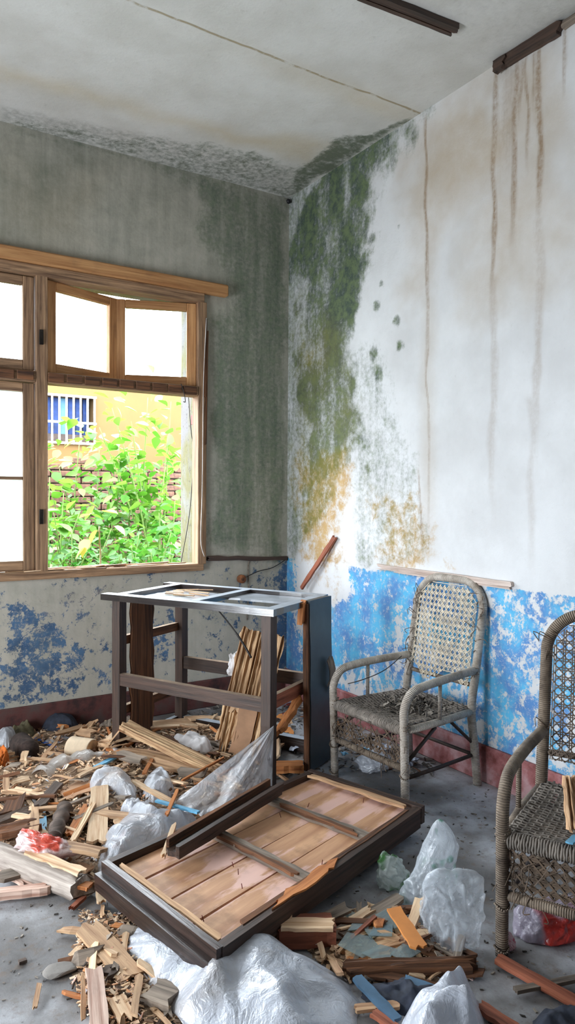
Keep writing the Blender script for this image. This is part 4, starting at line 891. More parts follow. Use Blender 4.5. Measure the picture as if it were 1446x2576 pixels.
# boards named one by one: (name, label, category, px0, py0, z0, px1, py1, z1, width, thickness, material, extra)
D = [
 ('plank', 'pale broken plank lying between the bark log and the white sheet', 'plank', 250, 1978, .085, 246, 2122, .06, .085, .012, 'pale_wood', {}),
 ('plank', 'long rotten split board leaning on the cabinet front left leg', 'plank', 306, 1822, .20, 556, 1942, .07, .10, .03, 'fibre_wood', dict(m=10, fib=.006, jag=(.4, .8))),
 ('plank', 'rough curled board with brown inner face under the cabinet', 'plank', 272, 1890, .07, 540, 1950, .06, .16, .02, 'tan_wood', dict(m=10, fib=.01, jag=(.6, .6), bow=.02)),
 ('plank', 'dark thick beam behind the split board below the cabinet', 'plank', 330, 1850, .08, 520, 1900, .06, .10, .06, 'rot_wood', {}),
 ('plank', 'thin pale sliver crossing the cabinet leg foot', 'plank', 285, 1868, .10, 352, 1846, .12, .02, .008, 'pale_wood', dict(jag=(1.5, 1.5))),
 ('plank', 'orange wood offcut beside the blue-grey cabinet side', 'plank', 686, 1930, .05, 764, 1928, .05, .08, .04, 'orange_wood', dict(jag=(.3, .1))),
 ('plank', 'yellowish lath pointing at the hanging plastic', 'plank', 330, 1962, .09, 440, 2022, .09, .03, .012, 'pale_wood', dict(jag=(1, 1))),
 ('plank', 'thin orange stick below the hanging plastic sheet', 'plank', 455, 1965, .10, 565, 1905, .12, .012, .01, 'orange_wood', dict(jag=(1, 1))),
 ('plank', 'splintered stick leaning on the near end of the fallen door', 'plank', 408, 2160, .15, 440, 2070, .16, .018, .012, 'pale_wood', dict(jag=(1.5, 1.5))),
 ('plank', 'straw-coloured stick beside the white sheet fold', 'plank', 418, 2052, .11, 447, 1985, .12, .016, .01, 'orange_wood', dict(jag=(1, 1))),
 ('plank', 'orange split plank beside the bark log', 'plank', 175, 2105, .06, 225, 2025, .08, .05, .012, 'orange_wood', dict(m=6, fib=.004, jag=(.6, 1))),
 ('plank', 'fibrous pale split wood between bark log and upright plank', 'plank', 180, 2120, .07, 238, 2018, .09, .024, .014, 'pale_wood', dict(m=5, fib=.004, jag=(1, 1))),
 ('plank', 'flat brown cardboard-like board behind the bark log', 'board', 150, 2000, .06, 240, 1970, .07, .14, .006, 'cardboard', dict(jag=(.1, .3))),
 ('plank', 'grey bark-faced slab leaning over the cardboard board', 'plank', 95, 2030, .07, 150, 1968, .08, .05, .015, 'bark', dict(jag=(.5, .5))),
 ('plank', 'long thin plank with reddish edge over the heap', 'plank', 70, 2038, .075, 165, 2030, .08, .03, .014, 'tan_wood', {}),
 ('plank', 'dark rotten bark board at the left edge, upper one', 'plank', -20, 2075, .07, 85, 2040, .08, .05, .03, 'bark', dict(jag=(.4, .6), fib=.006, m=6)),
 ('plank', 'dark brown rotten board at the left edge, lower one', 'plank', -20, 2100, .07, 105, 2070, .09, .07, .035, 'rot_wood', dict(jag=(.4, .8), fib=.008, m=6)),
 ('plank', 'grey plank corner poking in at the left edge', 'plank', -30, 2025, .05, 30, 2030, .05, .05, .02, 'grey_wood', {}),
 ('plank', 'dark-edged lath on the clear floor at the left edge', 'plank', -20, 2252, .03, 132, 2234, .03, .04, .03, 'pink_wood', dict(jag=(.1, .7))),
 ('plank', 'narrow pinkish lath below the split pole', 'plank', -20, 2182, .02, 80, 2230, .02, .03, .012, 'pink_wood', dict(jag=(.2, 2.5))),
 ('plank', 'short pale stick standing by the door corner', 'plank', 252, 2205, .05, 254, 2272, .02, .034, .012, 'pale_wood', dict(jag=(.2, .6))),
 ('plank', 'thin dark-sided chip pointing at the door corner', 'plank', 175, 2290, .012, 212, 2255, .02, .02, .012, 'red_wood', dict(jag=(1, .5))),
 ('plank', 'broad tan plank lying left of the big plastic sheet', 'plank', 205, 2320, .03, 335, 2460, .02, .085, .01, 'tan_wood', dict(jag=(1.2, .2))),
 ('plank', 'pale pink plank pointing up from the bottom edge', 'plank', 236, 2435, .03, 252, 2600, .02, .05, .02, 'pink_wood', dict(jag=(.5, .1))),
 ('plank', 'short pale board near the bottom edge beside the pink plank', 'plank', 288, 2505, .02, 322, 2570, .02, .05, .01, 'pale_wood', dict(jag=(.3, .8))),
 ('plank', 'brown lath half hidden by the big plastic sheet', 'plank', 365, 2490, .02, 450, 2520, .02, .09, .03, 'grey_wood', {}),
 ('plank', 'dark broken chunk in the dirt left of the big sheet', 'plank', 250, 2465, .02, 295, 2435, .02, .05, .025, 'bark', dict(jag=(.6, .6))),
 ('plank', 'thick reddish board end under the door edge', 'plank', 690, 2345, .04, 850, 2340, .04, .10, .06, 'red_wood', dict(jag=(.3, .2))),
 ('plank', 'pale top slat on the reddish board end', 'plank', 690, 2325, .075, 848, 2326, .075, .06, .012, 'pale_wood', dict(jag=(.5, .3))),
 ('plank', 'bent splinter sticking out under the door edge', 'plank', 640, 2360, .03, 735, 2240, .10, .02, .012, 'tan_wood', dict(jag=(1.5, 1))),
 ('plank', 'short upright splinter hanging from the door edge', 'plank', 733, 2245, .12, 728, 2340, .06, .012, .01, 'pale_wood', dict(jag=(1, 1))),
 ('plank', 'bright orange flat slat between the plastic bags', 'plank', 988, 2284, .085, 1056, 2386, .07, .052, .008, 'orange_board', dict(jag=(.1, .3))),
 ('plank', 'pointed tan sliver below the orange slat', 'plank', 1040, 2375, .03, 1062, 2425, .02, .015, .008, 'tan_wood', dict(jag=(1, 1.5))),
 ('plank', 'long fibrous brown board across the front rubble', 'plank', 860, 2440, .03, 1208, 2428, .035, .05, .03, 'rot_wood', dict(m=8, fib=.006, jag=(.5, 1.2))),
 ('plank', 'fibrous slat under the glass shards, upper one', 'plank', 860, 2405, .025, 1060, 2352, .03, .05, .014, 'tan_wood', dict(m=8, fib=.004, jag=(.6, .6))),
 ('plank', 'fibrous slat under the glass shards, lower one', 'plank', 875, 2425, .025, 1010, 2405, .03, .05, .014, 'orange_wood', dict(m=8, fib=.004, jag=(.6, .6))),
 ('plank', 'grey plank running under the crumpled white bag', 'plank', 850, 2350, .03, 1010, 2255, .03, .05, .014, 'grey_wood', dict(jag=(.4, .4))),
 ('plank', 'short pale stick lying by the grey plank', 'plank', 880, 2320, .04, 940, 2283, .04, .035, .01, 'pale_wood', dict(jag=(.4, 1))),
 ('plank', 'thin dark red stick over the glass shards', 'plank', 868, 2375, .04, 945, 2305, .05, .014, .01, 'red_wood', dict(jag=(.5, .5))),
 ('plank', 'red-brown batten running to the right edge', 'plank', 1245, 2408, .02, 1470, 2535, .02, .045, .014, 'red_wood', dict(jag=(.3, .1))),
 ('plank', 'thin grey-brown batten crossing the red one', 'plank', 1295, 2492, .02, 1470, 2458, .02, .022, .012, 'grey_wood', {}),
 ('plank', 'brown lath leaving by the bottom edge', 'plank', 1200, 2528, .02, 1310, 2600, .02, .04, .015, 'red_wood', dict(jag=(.3, .1))),
 ('plank', 'faded blue lath sticking out of the big plastic sheet', 'plank', 893, 2455, .04, 1003, 2572, .02, .035, .01, 'blue_strip', dict(jag=(.3, .3))),
 ('plank', 'yellowish slat behind the blue lath', 'plank', 890, 2538, .02, 1005, 2528, .02, .03, .01, 'tan_wood', {}),
 ('plank', 'red slat below the blue lath', 'plank', 935, 2545, .02, 1000, 2590, .02, .03, .01, 'red_wood', {}),
 ('plank', 'white-faced broken strip on the dark cloth', 'plank', 1010, 2462, .04, 1180, 2520, .03, .03, .012, 'blue_strip', dict(jag=(2, .5))),
 ('plank', 'thin curved chip beside the white-faced strip', 'plank', 1100, 2475, .02, 1145, 2498, .02, .015, .01, 'tan_wood', dict(jag=(1, 1))),
 ('plank', 'small dark stick on the bare floor behind the bags', 'plank', 1120, 2138, .01, 1135, 2126, .01, .014, .01, 'black_plastic', {}),
 ('plank', 'curled dry splinter on the bare floor at lower left', 'plank', 86, 2540, .012, 100, 2470, .02, .014, .006, 'tan_wood', dict(jag=(.8, .8))),
 ('plank', 'dark dry splinter on bare floor near the flat stone', 'plank', 45, 2422, .008, 68, 2414, .008, .016, .01, 'bark', {}),
 ('plank', 'orange plywood sheet on the floor behind the cabinet side', 'board', 795, 1815, .02, 852, 1812, .02, .20, .006, 'orange_board', dict(jag=(.1, .1))),
 ('plank', 'orange plywood offcut inside the cabinet frame', 'board', 700, 1840, .02, 738, 1838, .02, .14, .006, 'orange_board', dict(jag=(.1, .1))),
 ('plank', 'fallen brown board inside the foot of the cabinet', 'board', 400, 1850, .03, 530, 1848, .03, .22, .012, 'cardboard', dict(jag=(.1, .3))),
 ('plank', 'dark long beam on the floor along the window wall', 'plank', 90, 1842, .03, 235, 1832, .03, .06, .04, 'rot_wood', {}),
 ('plank', 'thin twig on bare floor left of the plastic sleeve', 'plank', 20, 1945, .012, 85, 1915, .02, .018, .012, 'grey_wood', dict(jag=(1, 1))),
 ('plank', 'dark twig on bare floor at left edge', 'plank', -10, 1968, .01, 35, 1963, .01, .012, .01, 'bark', {}),
 ('plank', 'pale offcut beside the orange rag', 'plank', -10, 1950, .03, 18, 1968, .02, .03, .012, 'pale_wood', {}),
 ('plank', 'small pink chip between dark log and pale cylinder', 'plank', 72, 1896, .04, 108, 1908, .03, .03, .012, 'pink_wood', dict(jag=(1, .4))),
 ('plank', 'pale offcut in front of the pale cylinder', 'plank', 105, 1912, .03, 160, 1895, .04, .03, .014, 'pale_wood', {}),
 ('plank', 'pink-brown flat chip in front of the red-white bag', 'plank', 180, 2180, .04, 235, 2195, .03, .08, .006, 'cardboard', dict(jag=(.6, .3))),
 ('plank', 'tan stick running from the pole end to the door corner', 'plank', 160, 2185, .05, 255, 2225, .05, .022, .012, 'pale_wood', dict(jag=(1, .5))),
 ('plank', 'orange torn wood at the broken end of the pole', 'plank', 192, 2225, .06, 232, 2232, .05, .04, .014, 'orange_wood', dict(jag=(.8, .8))),
 ('plank', 'twig leaning behind the pale cylinder', 'plank', 245, 1905, .05, 300, 1838, .20, .008, .008, 'tan_wood', {}),
 ('plank', 'mauve-grey flat scrap beside the white crumpled paper', 'board', 185, 1962, .07, 225, 1945, .07, .06, .005, 'grey_wood', dict(jag=(.3, .3))),
]
for (nm, lb, ct, x0, y0, z0, x1, y1, z1, W_, T_, m_, ex) in D:
    p, q = onz(x0, y0, z0), onz(x1, y1, z1)
    kw = dict(n=6, m=4, jag=(.3, .3), edge=.06); kw.update(ex)
    tag(board(nm, p, q, W_, T_, m_, None, **kw), lb, ct)
# sky-blue strips
for lb, a in (('sky-blue painted slat under the dark bark boards', (105, 2038, .055, 108, 2112, .05, .035)), ('sky-blue painted slat in front of the pale cylinder', (237, 1932, .07, 292, 1903, .09, .03)),
              ('sky-blue painted slat lying towards the fallen door', (392, 2014, .10, 500, 2044, .10, .02)), ('short sky-blue slat crossing under the longer one', (418, 2062, .08, 432, 2018, .09, .02))):
    tag(board('painted_slat', onz(*a[:3]), onz(*a[3:6]), a[6], .01, 'sky_blue', None, n=4, m=2, jag=(.2, .3), edge=.05), lb, 'slat', 'sky-blue slats')
# fibrous leaning boards and twigs
lb_ = thing('leaning_board', 'fibrous pale split board leaning inside the cabinet frame', 'board', onz(590, 1905, 0))
pa = T0+U*.60+VV*.16+Vector((0, 0, .04)); pb = T0+U*.80+VV*.30+Vector((0, 0, .73))
pa = Vector(onz(585, 1915, .02)); pb_d = ray(655, 1585); 
pb = Vector(CAM + pb_d*((Vector(tp(.72, .38, 0))-Vector(CAM)).dot(Vector(FWD))/1.0)); 
board('core', pa+Vector(RGT)*.005, pb+Vector(RGT)*.02, .25, .03, 'fibre_wood', lb_, tuple(-Vector(FWD)), n=16, m=30, jag=(.5, .08), edge=.03, fib=.013)
off = Vector(RGT)
board('outer_layer', pa.lerp(pb, .02)+off*.02-Vector(FWD)*.02, pa.lerp(pb, .55)+off*.03-Vector(FWD)*.02, .10, .01, 'cardboard', lb_, tuple(-Vector(FWD)), n=6, m=4, jag=(.5, .9), edge=.08)
board('outer_layer', pa.lerp(pb, .36)-off*.05-Vector(FWD)*.02, pa.lerp(pb, .5)-off*.05-Vector(FWD)*.02, .06, .01, 'tan_wood', lb_, tuple(-Vector(FWD)), n=4, m=4, jag=(.9, .9), edge=.1)
p = Vector(onz(650, 1900, .02)); q = pb+off*.10+Vector(FWD)*.06-Vector((0, 0, .03))
tag(board('leaning_board', p, q, .06, .02, 'fibre_wood', None, tuple(-Vector(FWD)), n=10, m=6, jag=(.5, .8), edge=.08, fib=.005), 'narrow splintered board half hidden behind the cabinet front leg', 'board')
p = Vector(tp(TL-.02, .0, .02)); tag(board('leaning_board', tp(TL-.03, .06, .25), tp(TL+.0, .3, .42), .045, .03, 'orange_wood', None, n=8, m=5, jag=(1.2, .8), edge=.15, fib=.006), 'torn orange wood strip hanging inside the cabinet right side', 'board')
bk_ = -.028
tag(board('leaning_lath', onx(757, 1482, -.06), onx(844, 1348, -.02), .032, .016, 'red_wood', None, (-1, 0, 0), n=8, m=3, jag=(.5, .8), edge=.1), 'broken lath leaning against the mouldy right wall above the cabinet', 'lath')
tw_d = float((np.array(tp(.62, .2, 0))-CAM) @ FWD)
tag(tube('twig', smoothpath([CAM+ray(543, 1528)*(tw_d+.1), CAM+ray(585, 1580)*tw_d, CAM+ray(612, 1620)*(tw_d-.02), CAM+ray(632, 1655)*(tw_d-.04)], 5), [.004]*7+[.006]*9, 'wire'), 'thin dark twig hanging from the cabinet top to the leaning board', 'twig')
# wall junction box, wires, corner nail
jb = thing('junction_box', 'round wooden fixing block with a broken wire on the window wall', 'fixture', ony(605, 1456, -.01))
c = ony(605, 1456, -.0); tube('block', [c, c+np.array([0, -.03, 0])], .031, 'box_wood', jb, seg=16); tube('hub', [c+np.array([0, -.03, 0]), c+np.array([0, -.038, 0])], .012, 'rot_wood', jb, seg=10)
tube('wire', smoothpath([ony(618, 1452, -.03), ony(650, 1437, -.03), ony(685, 1428, -.02), ony(718, 1408, -.015)], 5), .0035, 'wire', jb, seg=5)
c = ony(622, 1420, -.008); tag(tube('wall_cable', smoothpath([ony(628, 1408, -.006), ony(624, 1425, -.006), ony(625, 1470, -.006), ony(622, 1560, -.006)], 4), .004, 'grey_wood', None, None, 5), 'thin cable stub running down the window wall', 'cable')
tag(tube('corner_nail', [(-.02, -.02, ZC-.03), (-.03, -.04, ZC-.045)], .016, 'black_plastic', None, None, 8), 'black knot in the ceiling corner', 'fixture')

# cylinders
def cyl(label, x0, y0, x1, y1, r, mat, endmat, nm='cylinder_block'):
    p, q = Vector(onz(x0, y0, r+.02)), Vector(onz(x1, y1, r+.02)); t = thing(nm, label, 'block', (p+q)/2-Vector((0, 0, r)))
    d = (q-p).normalized(); tube('body', [p, p+d*.004, q-d*.004, q], [r*.96, r, r, r*.96], mat, t, seg=28)
    for a, s in ((p, -1), (q, 1)): tube('end_face', [a-d*.001*s, a+d*.002*s], r*.93, endmat, t, seg=28)
cyl('pale round wooden block lying in front of the window wall', 178, 1880, 232, 1888, .062, 'cylinder_pale', 'cylinder_end'); cyl('dark round log section at the far left', 50, 1868, 72, 1890, .06, 'dark_log', 'dark_log', 'log_section')
# bark log and split pole
lg = thing('bark_log', 'short grey log with rough bark in the middle of the heap', 'log', onz(145, 2070, .03))
P = smoothpath([onz(165, 2030, .10), onz(150, 2065, .08), onz(135, 2112, .065)], 6); tube('bark', P, [.032+.006*math.sin(i*1.7) for i in range(len(P))], 'bark', lg, seg=14)
board('bark_tear', onz(120, 2118, .06), onz(150, 2095, .09), .035, .012, 'bark', lg, n=4, m=4, jag=(.8, .8), edge=.2)
sp0, sp1 = onz(-30, 2138, .05), onz(222, 2238, .045)
pl = thing('split_pole', 'long half-round pale pole with a broken end at lower left', 'pole', onz(100, 2190, 0))
V = []; F2 = []; M, L_ = frame(sp0, sp1); n, m = 14, 12
for i in range(n+1):
    for j in range(m+1):
        a = math.pi*(j/m)*1.25-.4; r = .052*(1+.04*math.sin(i*2.1+j)); V.append((-L_/2+L_*i/n-(.05*RS.random() if i == n else 0), r*math.cos(a), r*math.sin(a)-.01))
for i in range(n):
    for j in range(m): a = i*(m+1)+j; F2.append((a, a+m+1, a+m+2, a+1))
for i in range(n+1): V.append((V[i*(m+1)][0], 0, -.03))
b0_ = (n+1)*(m+1)
for i in range(n):
    F2.append((i*(m+1), b0_+i, b0_+i+1, (i+1)*(m+1))); F2.append((i*(m+1)+m, (i+1)*(m+1)+m, b0_+i+1, b0_+i))
F2.append(tuple(range(m+1))+(b0_,)); F2.append(tuple(reversed(range(n*(m+1), n*(m+1)+m+1)))+(b0_+n,))
F2[-2] = tuple(reversed(F2[-2])); F2[-1] = tuple(reversed(F2[-1]))
mk('shell', V, F2, 'pole_pale', M, pl, True)
board('torn_face', Vector(sp0).lerp(Vector(sp1), .3)+Vector((.01, .02, .043)), Vector(sp0).lerp(Vector(sp1), .96)+Vector((.01, .02, .043)), .05, .01, 'pale_wood', pl, n=8, m=4, jag=(2, .6), edge=.2)
# blue folder with paper
fd = thing('blue_folder', 'blue and black folder with a white paper sheet', 'folder', onz(125, 1868, .02))
board('cover', onz(95, 1868, .03), onz(165, 1872, .035), .15, .01, 'black_plastic', fd, n=4, m=3, jag=(.1, .1), edge=.02); board('paper', onz(112, 1862, .045), onz(165, 1864, .05), .12, .004, 'paper_white', fd, n=4, m=3, jag=(.1, .1), edge=.03, bow=.01)
board('spine', onz(85, 1858, .05), onz(142, 1882, .05), .022, .012, 'bright_blue', fd, n=4, m=2, jag=(.3, .3))
# stones
def stone(label, x, y, rx, ry, rz, mat='stone', nm='flat_stone', seed=1):
    bm = bmesh.new(); bmesh.ops.create_icosphere(bm, subdivisions=3, radius=1.0); rs = random.Random(seed)
    pl_ = [(Vector((rs.gauss(0, 1), rs.gauss(0, 1), rs.gauss(0, 1))).normalized(), rs.uniform(.7, .92)) for _ in range(12)]
    for v_ in bm.verts:
        for nn, cc in pl_:
            d = v_.co.dot(nn)-cc
            if d > 0: v_.co -= nn*d
        v_.co.x *= rx; v_.co.y *= ry; v_.co.z *= rz
    me = bpy.data.meshes.new(nm); bm.to_mesh(me); bm.free(); me.materials.append(MATS[mat]); p = onz(x, y, rz*.8)
    o = bpy.data.objects.new(nm, me); link(o, Matrix.Translation(Vector(p))); return tag(o, label, 'stone')
stone('flat round grey stone on the bare floor at lower left', 152, 2438, .055, .045, .012); stone('small grey stone chip by the pink plank', 212, 2418, .025, .04, .012, 'leaf_grey', 'stone_chip', 3); stone('small whitish rubble lump behind the split pole', 75, 2195, .03, .02, .012, 'stone', 'stone_chip', 4)
stone('small pale rubble lump below the sleeve of plastic', 90, 1990, .03, .025, .02, 'stone', 'stone_chip', 5)
# glass shards
for i, (x, y, s_, a, lb) in enumerate([(905, 2380, .11, .3, 'bluish glass shard in the middle of the front rubble'), (960, 2400, .09, 1.2, 'glass shard beside the orange slat tip'), (870, 2300, .07, 2.2, 'glass shard under the door edge'), (985, 2310, .10, .8, 'broad grey glass shard behind the orange slat'), (1020, 2400, .07, 2.6, 'small glass shard near the long fibrous board'),
                                      (905, 2330, .06, .1, 'greenish glass shard by the dark red stick'), (930, 2345, .05, 1.9, 'narrow glass shard by the dark red stick'), (960, 2340, .09, 2.9, 'pale glass shard left of the orange slat')]):
    rs_ = random.Random(i); k_ = rs_.choice((3, 4, 4, 5)); p = Vector(onz(x, y, .042)); pts = []
    for j in range(k_): an = a+6.283*(j+rs_.uniform(-.25, .25))/k_; pts.append((math.cos(an)*s_*rs_.uniform(.7, 1.3)*.7, math.sin(an)*s_*rs_.uniform(.6, 1)*.7))
    V = [(px_, py_, 0) for px_, py_ in pts]+[(px_, py_, .003) for px_, py_ in pts]; F2 = [tuple(reversed(range(k_))), tuple(range(k_, 2*k_))]+[(j, (j+1) % k_, k_+(j+1) % k_, k_+j) for j in range(k_)]
    tag(mk('glass_shard', V, F2, 'shard_glass', Matrix.Translation(p) @ Matrix.Rotation(rs_.uniform(-.12, .12), 4, 'X') @ Matrix.Rotation(rs_.uniform(-.12, .12), 4, 'Y')), lb, 'glass shard', 'glass shards in the front rubble')

# ------------------------------------------------------------------ PLASTIC
def sheet(nm, label, cat, outline, z0, bulge, wrinkle, mat, seed, rings=26, N=110, solid=False, fold_dir=None):
    rs = np.random.RandomState(seed); pts = np.array([onz(x, y, z0)[:2] for x, y in outline]); n = len(pts)
    P = []
    for i in range(n):                                            # closed smooth outline
        a, b, c_, d = pts[i-1], pts[i], pts[(i+1) % n], pts[(i+2) % n]
        for t in np.linspace(0, 1, max(2, N//n), endpoint=False): P.append(.5*((2*b)+(c_-a)*t+(2*a-5*b+4*c_-d)*t*t+(3*b-a-3*c_+d)*t**3))
    P = np.array(P); NN = len(P); c = pts.mean(0); V = []; F2 = []
    t = np.repeat(np.arange(rings+1)/rings, NN); ii = np.tile(np.arange(NN), rings+1)
    q = c+(P[ii]-c)*(t*(1+.02*np.sin(ii*23.0/NN*6.283+seed)*t**3+.015*np.sin(ii*11.0/NN*6.283)*t**3))[:, None]; qx, qy = q[:, 0], q[:, 1]
    sz_ = np.ptp(pts, axis=0).max()/2; ux, uy = (qx-c[0])/sz_, (qy-c[1])/sz_; z = np.zeros_like(qx)
    wx = (fbm(qx*6, qy*6, seed)-.5)*.25; wy = (fbm(qx*6, qy*6, seed+9)-.5)*.25
    for i in range(60):
        an = rs.uniform(0, 6.28); cc = rs.uniform(-.9, .9); x0, y0 = rs.uniform(-.9, .9, 2); rr = rs.uniform(.25, .8)
        fall = np.clip(1-np.hypot(ux-x0, uy-y0)/rr, 0, 1); d_ = np.abs(math.cos(an)*(ux-x0+wx)+math.sin(an)*(uy-y0+wy))
        z += np.minimum(fall, 1)*np.clip(.5-np.sqrt(d_*d_+.0006)*rs.uniform(1.5, 6), -.2, .5)*rs.uniform(-.35, 1)
    crv = np.clip(np.abs(z)*1.1, 0, 1)
    z = z0*(1-t**6)+.003+bulge*(1-t**2.2)*(.6+.8*fbm(qx*4, qy*4, seed+3))+wrinkle*np.clip(z*1.3, -.6, 2)*(1-t**8*.6)+hgt(qx, qy)*.6
    z = np.maximum(z, .002)
    V = list(zip(qx, qy, z))
    for r in range(rings):
        for i in range(NN): a = r*NN+i; b = r*NN+(i+1) % NN; F2.append((a, b, b+NN, a+NN))
    o = mk(nm, V, F2, mat, None, None, True, {'cr': ('FLOAT', crv)}); return tag(o, label, cat)
sheet('plastic_sheet', 'large crumpled white plastic sheet in the foreground', 'plastic sheet', [(322, 2330), (370, 2322), (450, 2360), (530, 2405), (600, 2440), (625, 2395), (680, 2385), (780, 2405), (850, 2440), (890, 2480), (895, 2590), (700, 2680), (520, 2620), (420, 2510), (350, 2420), (315, 2370)], .03, .06, .045, 'film_solid', 31, 60, 330)
sheet('plastic_sheet', 'translucent plastic sheet beside the upper left edge of the fallen door', 'plastic sheet', [(252, 2175), (255, 2110), (300, 2065), (360, 2035), (410, 2045), (425, 2075), (470, 2050), (500, 2040), (440, 2095), (330, 2150)], .06, .05, .06, 'film_white', 32, 34, 160)
sheet('plastic_sheet', 'white crumpled plastic sheet in the middle of the heap', 'plastic sheet', [(222, 1985), (232, 1945), (270, 1938), (320, 1955), (350, 1990), (330, 2005), (280, 1990), (250, 1985)], .07, .03, .03, 'film_white', 33)
sheet('plastic_sheet', 'small white crumpled cloth right of the heap middle', 'plastic sheet', [(355, 1990), (375, 1955), (410, 1950), (440, 1985), (420, 2005), (370, 2008)], .06, .04, .03, 'film_white', 34)
sheet('plastic_sheet', 'scrap of white plastic beside the white sheet fold', 'plastic sheet', [(300, 2045), (320, 2028), (360, 2030), (370, 2050), (330, 2062)], .06, .02, .02, 'film_white', 35)
sheet('plastic_sheet', 'white plastic sheet cut by the bottom edge at right', 'plastic sheet', [(1000, 2590), (1040, 2560), (1090, 2520), (1150, 2515), (1190, 2495), (1215, 2540), (1210, 2640), (1050, 2680)], .03, .10, .045, 'film_solid', 36, 34, 160)
sheet('cloth', 'dark navy cloth crumpled under the rubble at the front', 'cloth', [(915, 2480), (1000, 2462), (1100, 2490), (1180, 2530), (1130, 2560), (1020, 2545), (930, 2520)], .015, .02, .02, 'navy_cloth', 37)
sheet('cloth', 'dark cloth at the bottom right corner', 'cloth', [(1340, 2560), (1400, 2535), (1470, 2540), (1500, 2640), (1330, 2640)], .015, .03, .02, 'navy_cloth', 38)
sheet('cloth', 'olive rag by the window wall at far left', 'cloth', [(20, 1860), (50, 1838), (85, 1845), (80, 1862), (40, 1868)], .03, .04, .03, 'olive_cloth', 39)
sheet('plastic_sheet', 'pale plastic scrap at the far left edge', 'plastic sheet', [(-20, 1880), (0, 1858), (35, 1850), (42, 1868), (20, 1885)], .05, .04, .02, 'film_white', 40)
sheet('cloth', 'dark heap of cloth against the window wall', 'cloth', [(100, 1838), (130, 1812), (180, 1810), (200, 1830), (180, 1846), (130, 1848)], .03, .08, .03, 'navy_cloth', 41)
sheet('cloth', 'grey white rag below the leaning board', 'cloth', [(425, 1870), (480, 1862), (530, 1875), (540, 1900), (500, 1912), (450, 1895)], .05, .04, .03, 'white_wad', 42)
# plastic sleeve
sl = [onz(100, 1958, .05), onz(150, 1925, .06), onz(215, 1908, .06), onz(300, 1900, .05)]
P = smoothpath(sl, 8); V, F2, _ = tube_arrays(P, [.05+.012*math.sin(i*.9)-.02*max(0, (i-14)/10) for i in range(len(P))], 18, False)
V = [Vector((v_.x, v_.y, .02+(v_.z-.0)*.75+.006*math.sin(v_.x*90))) for v_ in V]
tag(mk('plastic_sleeve', V, F2, 'film_sleeve', None, None, True), 'dirty clear plastic sleeve lying in front of the pale cylinder', 'plastic sleeve')
# crumpled bags
def bag(label, x, y, wpx, hpx, mat, seed, dep=.75, spikes=(), cat='plastic bag', nm='plastic_bag', z0=0.0, facets=40, rid=.09, base=None):
    rs = np.random.RandomState(seed); s_ = 1/pxm(x, y, z0); w_ = wpx*s_/2; h_ = hpx*s_
    bm = bmesh.new(); bmesh.ops.create_icosphere(bm, subdivisions=5, radius=1.0); P = np.array([v_.co[:] for v_ in bm.verts])
    for d_, l_, sh_ in spikes:                                     # pulled-out corners
        d_ = np.array(d_, float); d_ /= np.linalg.norm(d_); k_ = np.clip(P @ d_, 0, 1); P = P + d_*(l_*k_**sh_)[:, None]
    P0 = P.copy(); A_ = np.zeros_like(P); N0 = P0/np.linalg.norm(P0, axis=1, keepdims=True)
    for i in range(14):                                            # big folds
        nn = rs.normal(size=3); nn /= np.linalg.norm(nn); cc = rs.uniform(-.7, .7); mm = rs.normal(size=3); mm /= np.linalg.norm(mm)
        A_ += np.outer(np.abs(P0 @ nn-cc)*rs.choice((-1, 1))*.16, mm)
    hh = np.zeros(len(P0))
    for i in range(facets*3):                                      # sharp local creases
        c_ = rs.normal(size=3); c_ /= np.linalg.norm(c_); nn = np.cross(c_, rs.normal(size=3)); nn /= np.linalg.norm(nn)+1e-9; rr = rs.uniform(.25, .8)
        dd = np.linalg.norm(N0-c_, axis=1); fall = np.clip(1-dd/rr, 0, 1)
        hh += fall*np.clip(1-np.abs((N0-c_) @ nn)*rs.uniform(6, 16), -.25, 1)*rs.choice((-1, 1), p=(.4, .6))*rs.uniform(.3, 1)
    P = P+A_-A_.mean(0)+N0*(np.clip(hh, -1.5, 2)*rid*1.35)[:, None]; CRV = np.clip(np.abs(hh)*.8, 0, 1)
    P[:, 2] = np.where(P[:, 2] < -.55, -.55+(P[:, 2]+.55)*.15, P[:, 2]); lo, hi = P.min(0), P.max(0)
    P = (P-(lo+hi)/2)/((hi-lo)/2); ez = (P[:, 2]+1)/2*h_
    az_ = math.atan2(RGT[1], RGT[0]); Rr = np.array([[math.cos(az_), -math.sin(az_)], [math.sin(az_), math.cos(az_)]])
    q = np.stack([P[:, 0]*w_, P[:, 1]*w_*dep], 1) @ Rr.T
    for v_, a_, e_ in zip(bm.verts, q, ez): v_.co = (a_[0], a_[1], e_)
    me = bpy.data.meshes.new(nm); bm.to_mesh(me); bm.free(); me.materials.append(MATS[mat]); me.polygons.foreach_set('use_smooth', [True]*len(me.polygons))
    at_ = me.attributes.new('cr', 'FLOAT', 'POINT'); at_.data.foreach_set('value', CRV.astype(np.float32))
    p = onz(x, y, z0); o = bpy.data.objects.new(nm, me); link(o, Matrix.Translation(Vector(p))); return tag(o, label, cat)
b1_ = bag('tall peaked white plastic bag with green print behind the clear bag', 1075, 2265, 160, 215, 'film_print', 51, .7, [((-.25, 0, 1), .9, 6), ((.35, 0, .8), .5, 8), ((-1, -.2, -.4), .3, 8)], rid=.12)
bag('clear plastic bag leaning on the dark chair front leg', 1140, 2395, 165, 215, 'film_clear', 52, .6, [((.45, 0, 1), .6, 7), ((-.7, 0, .8), .35, 9), ((1, 0, .3), .3, 6)], rid=.09)
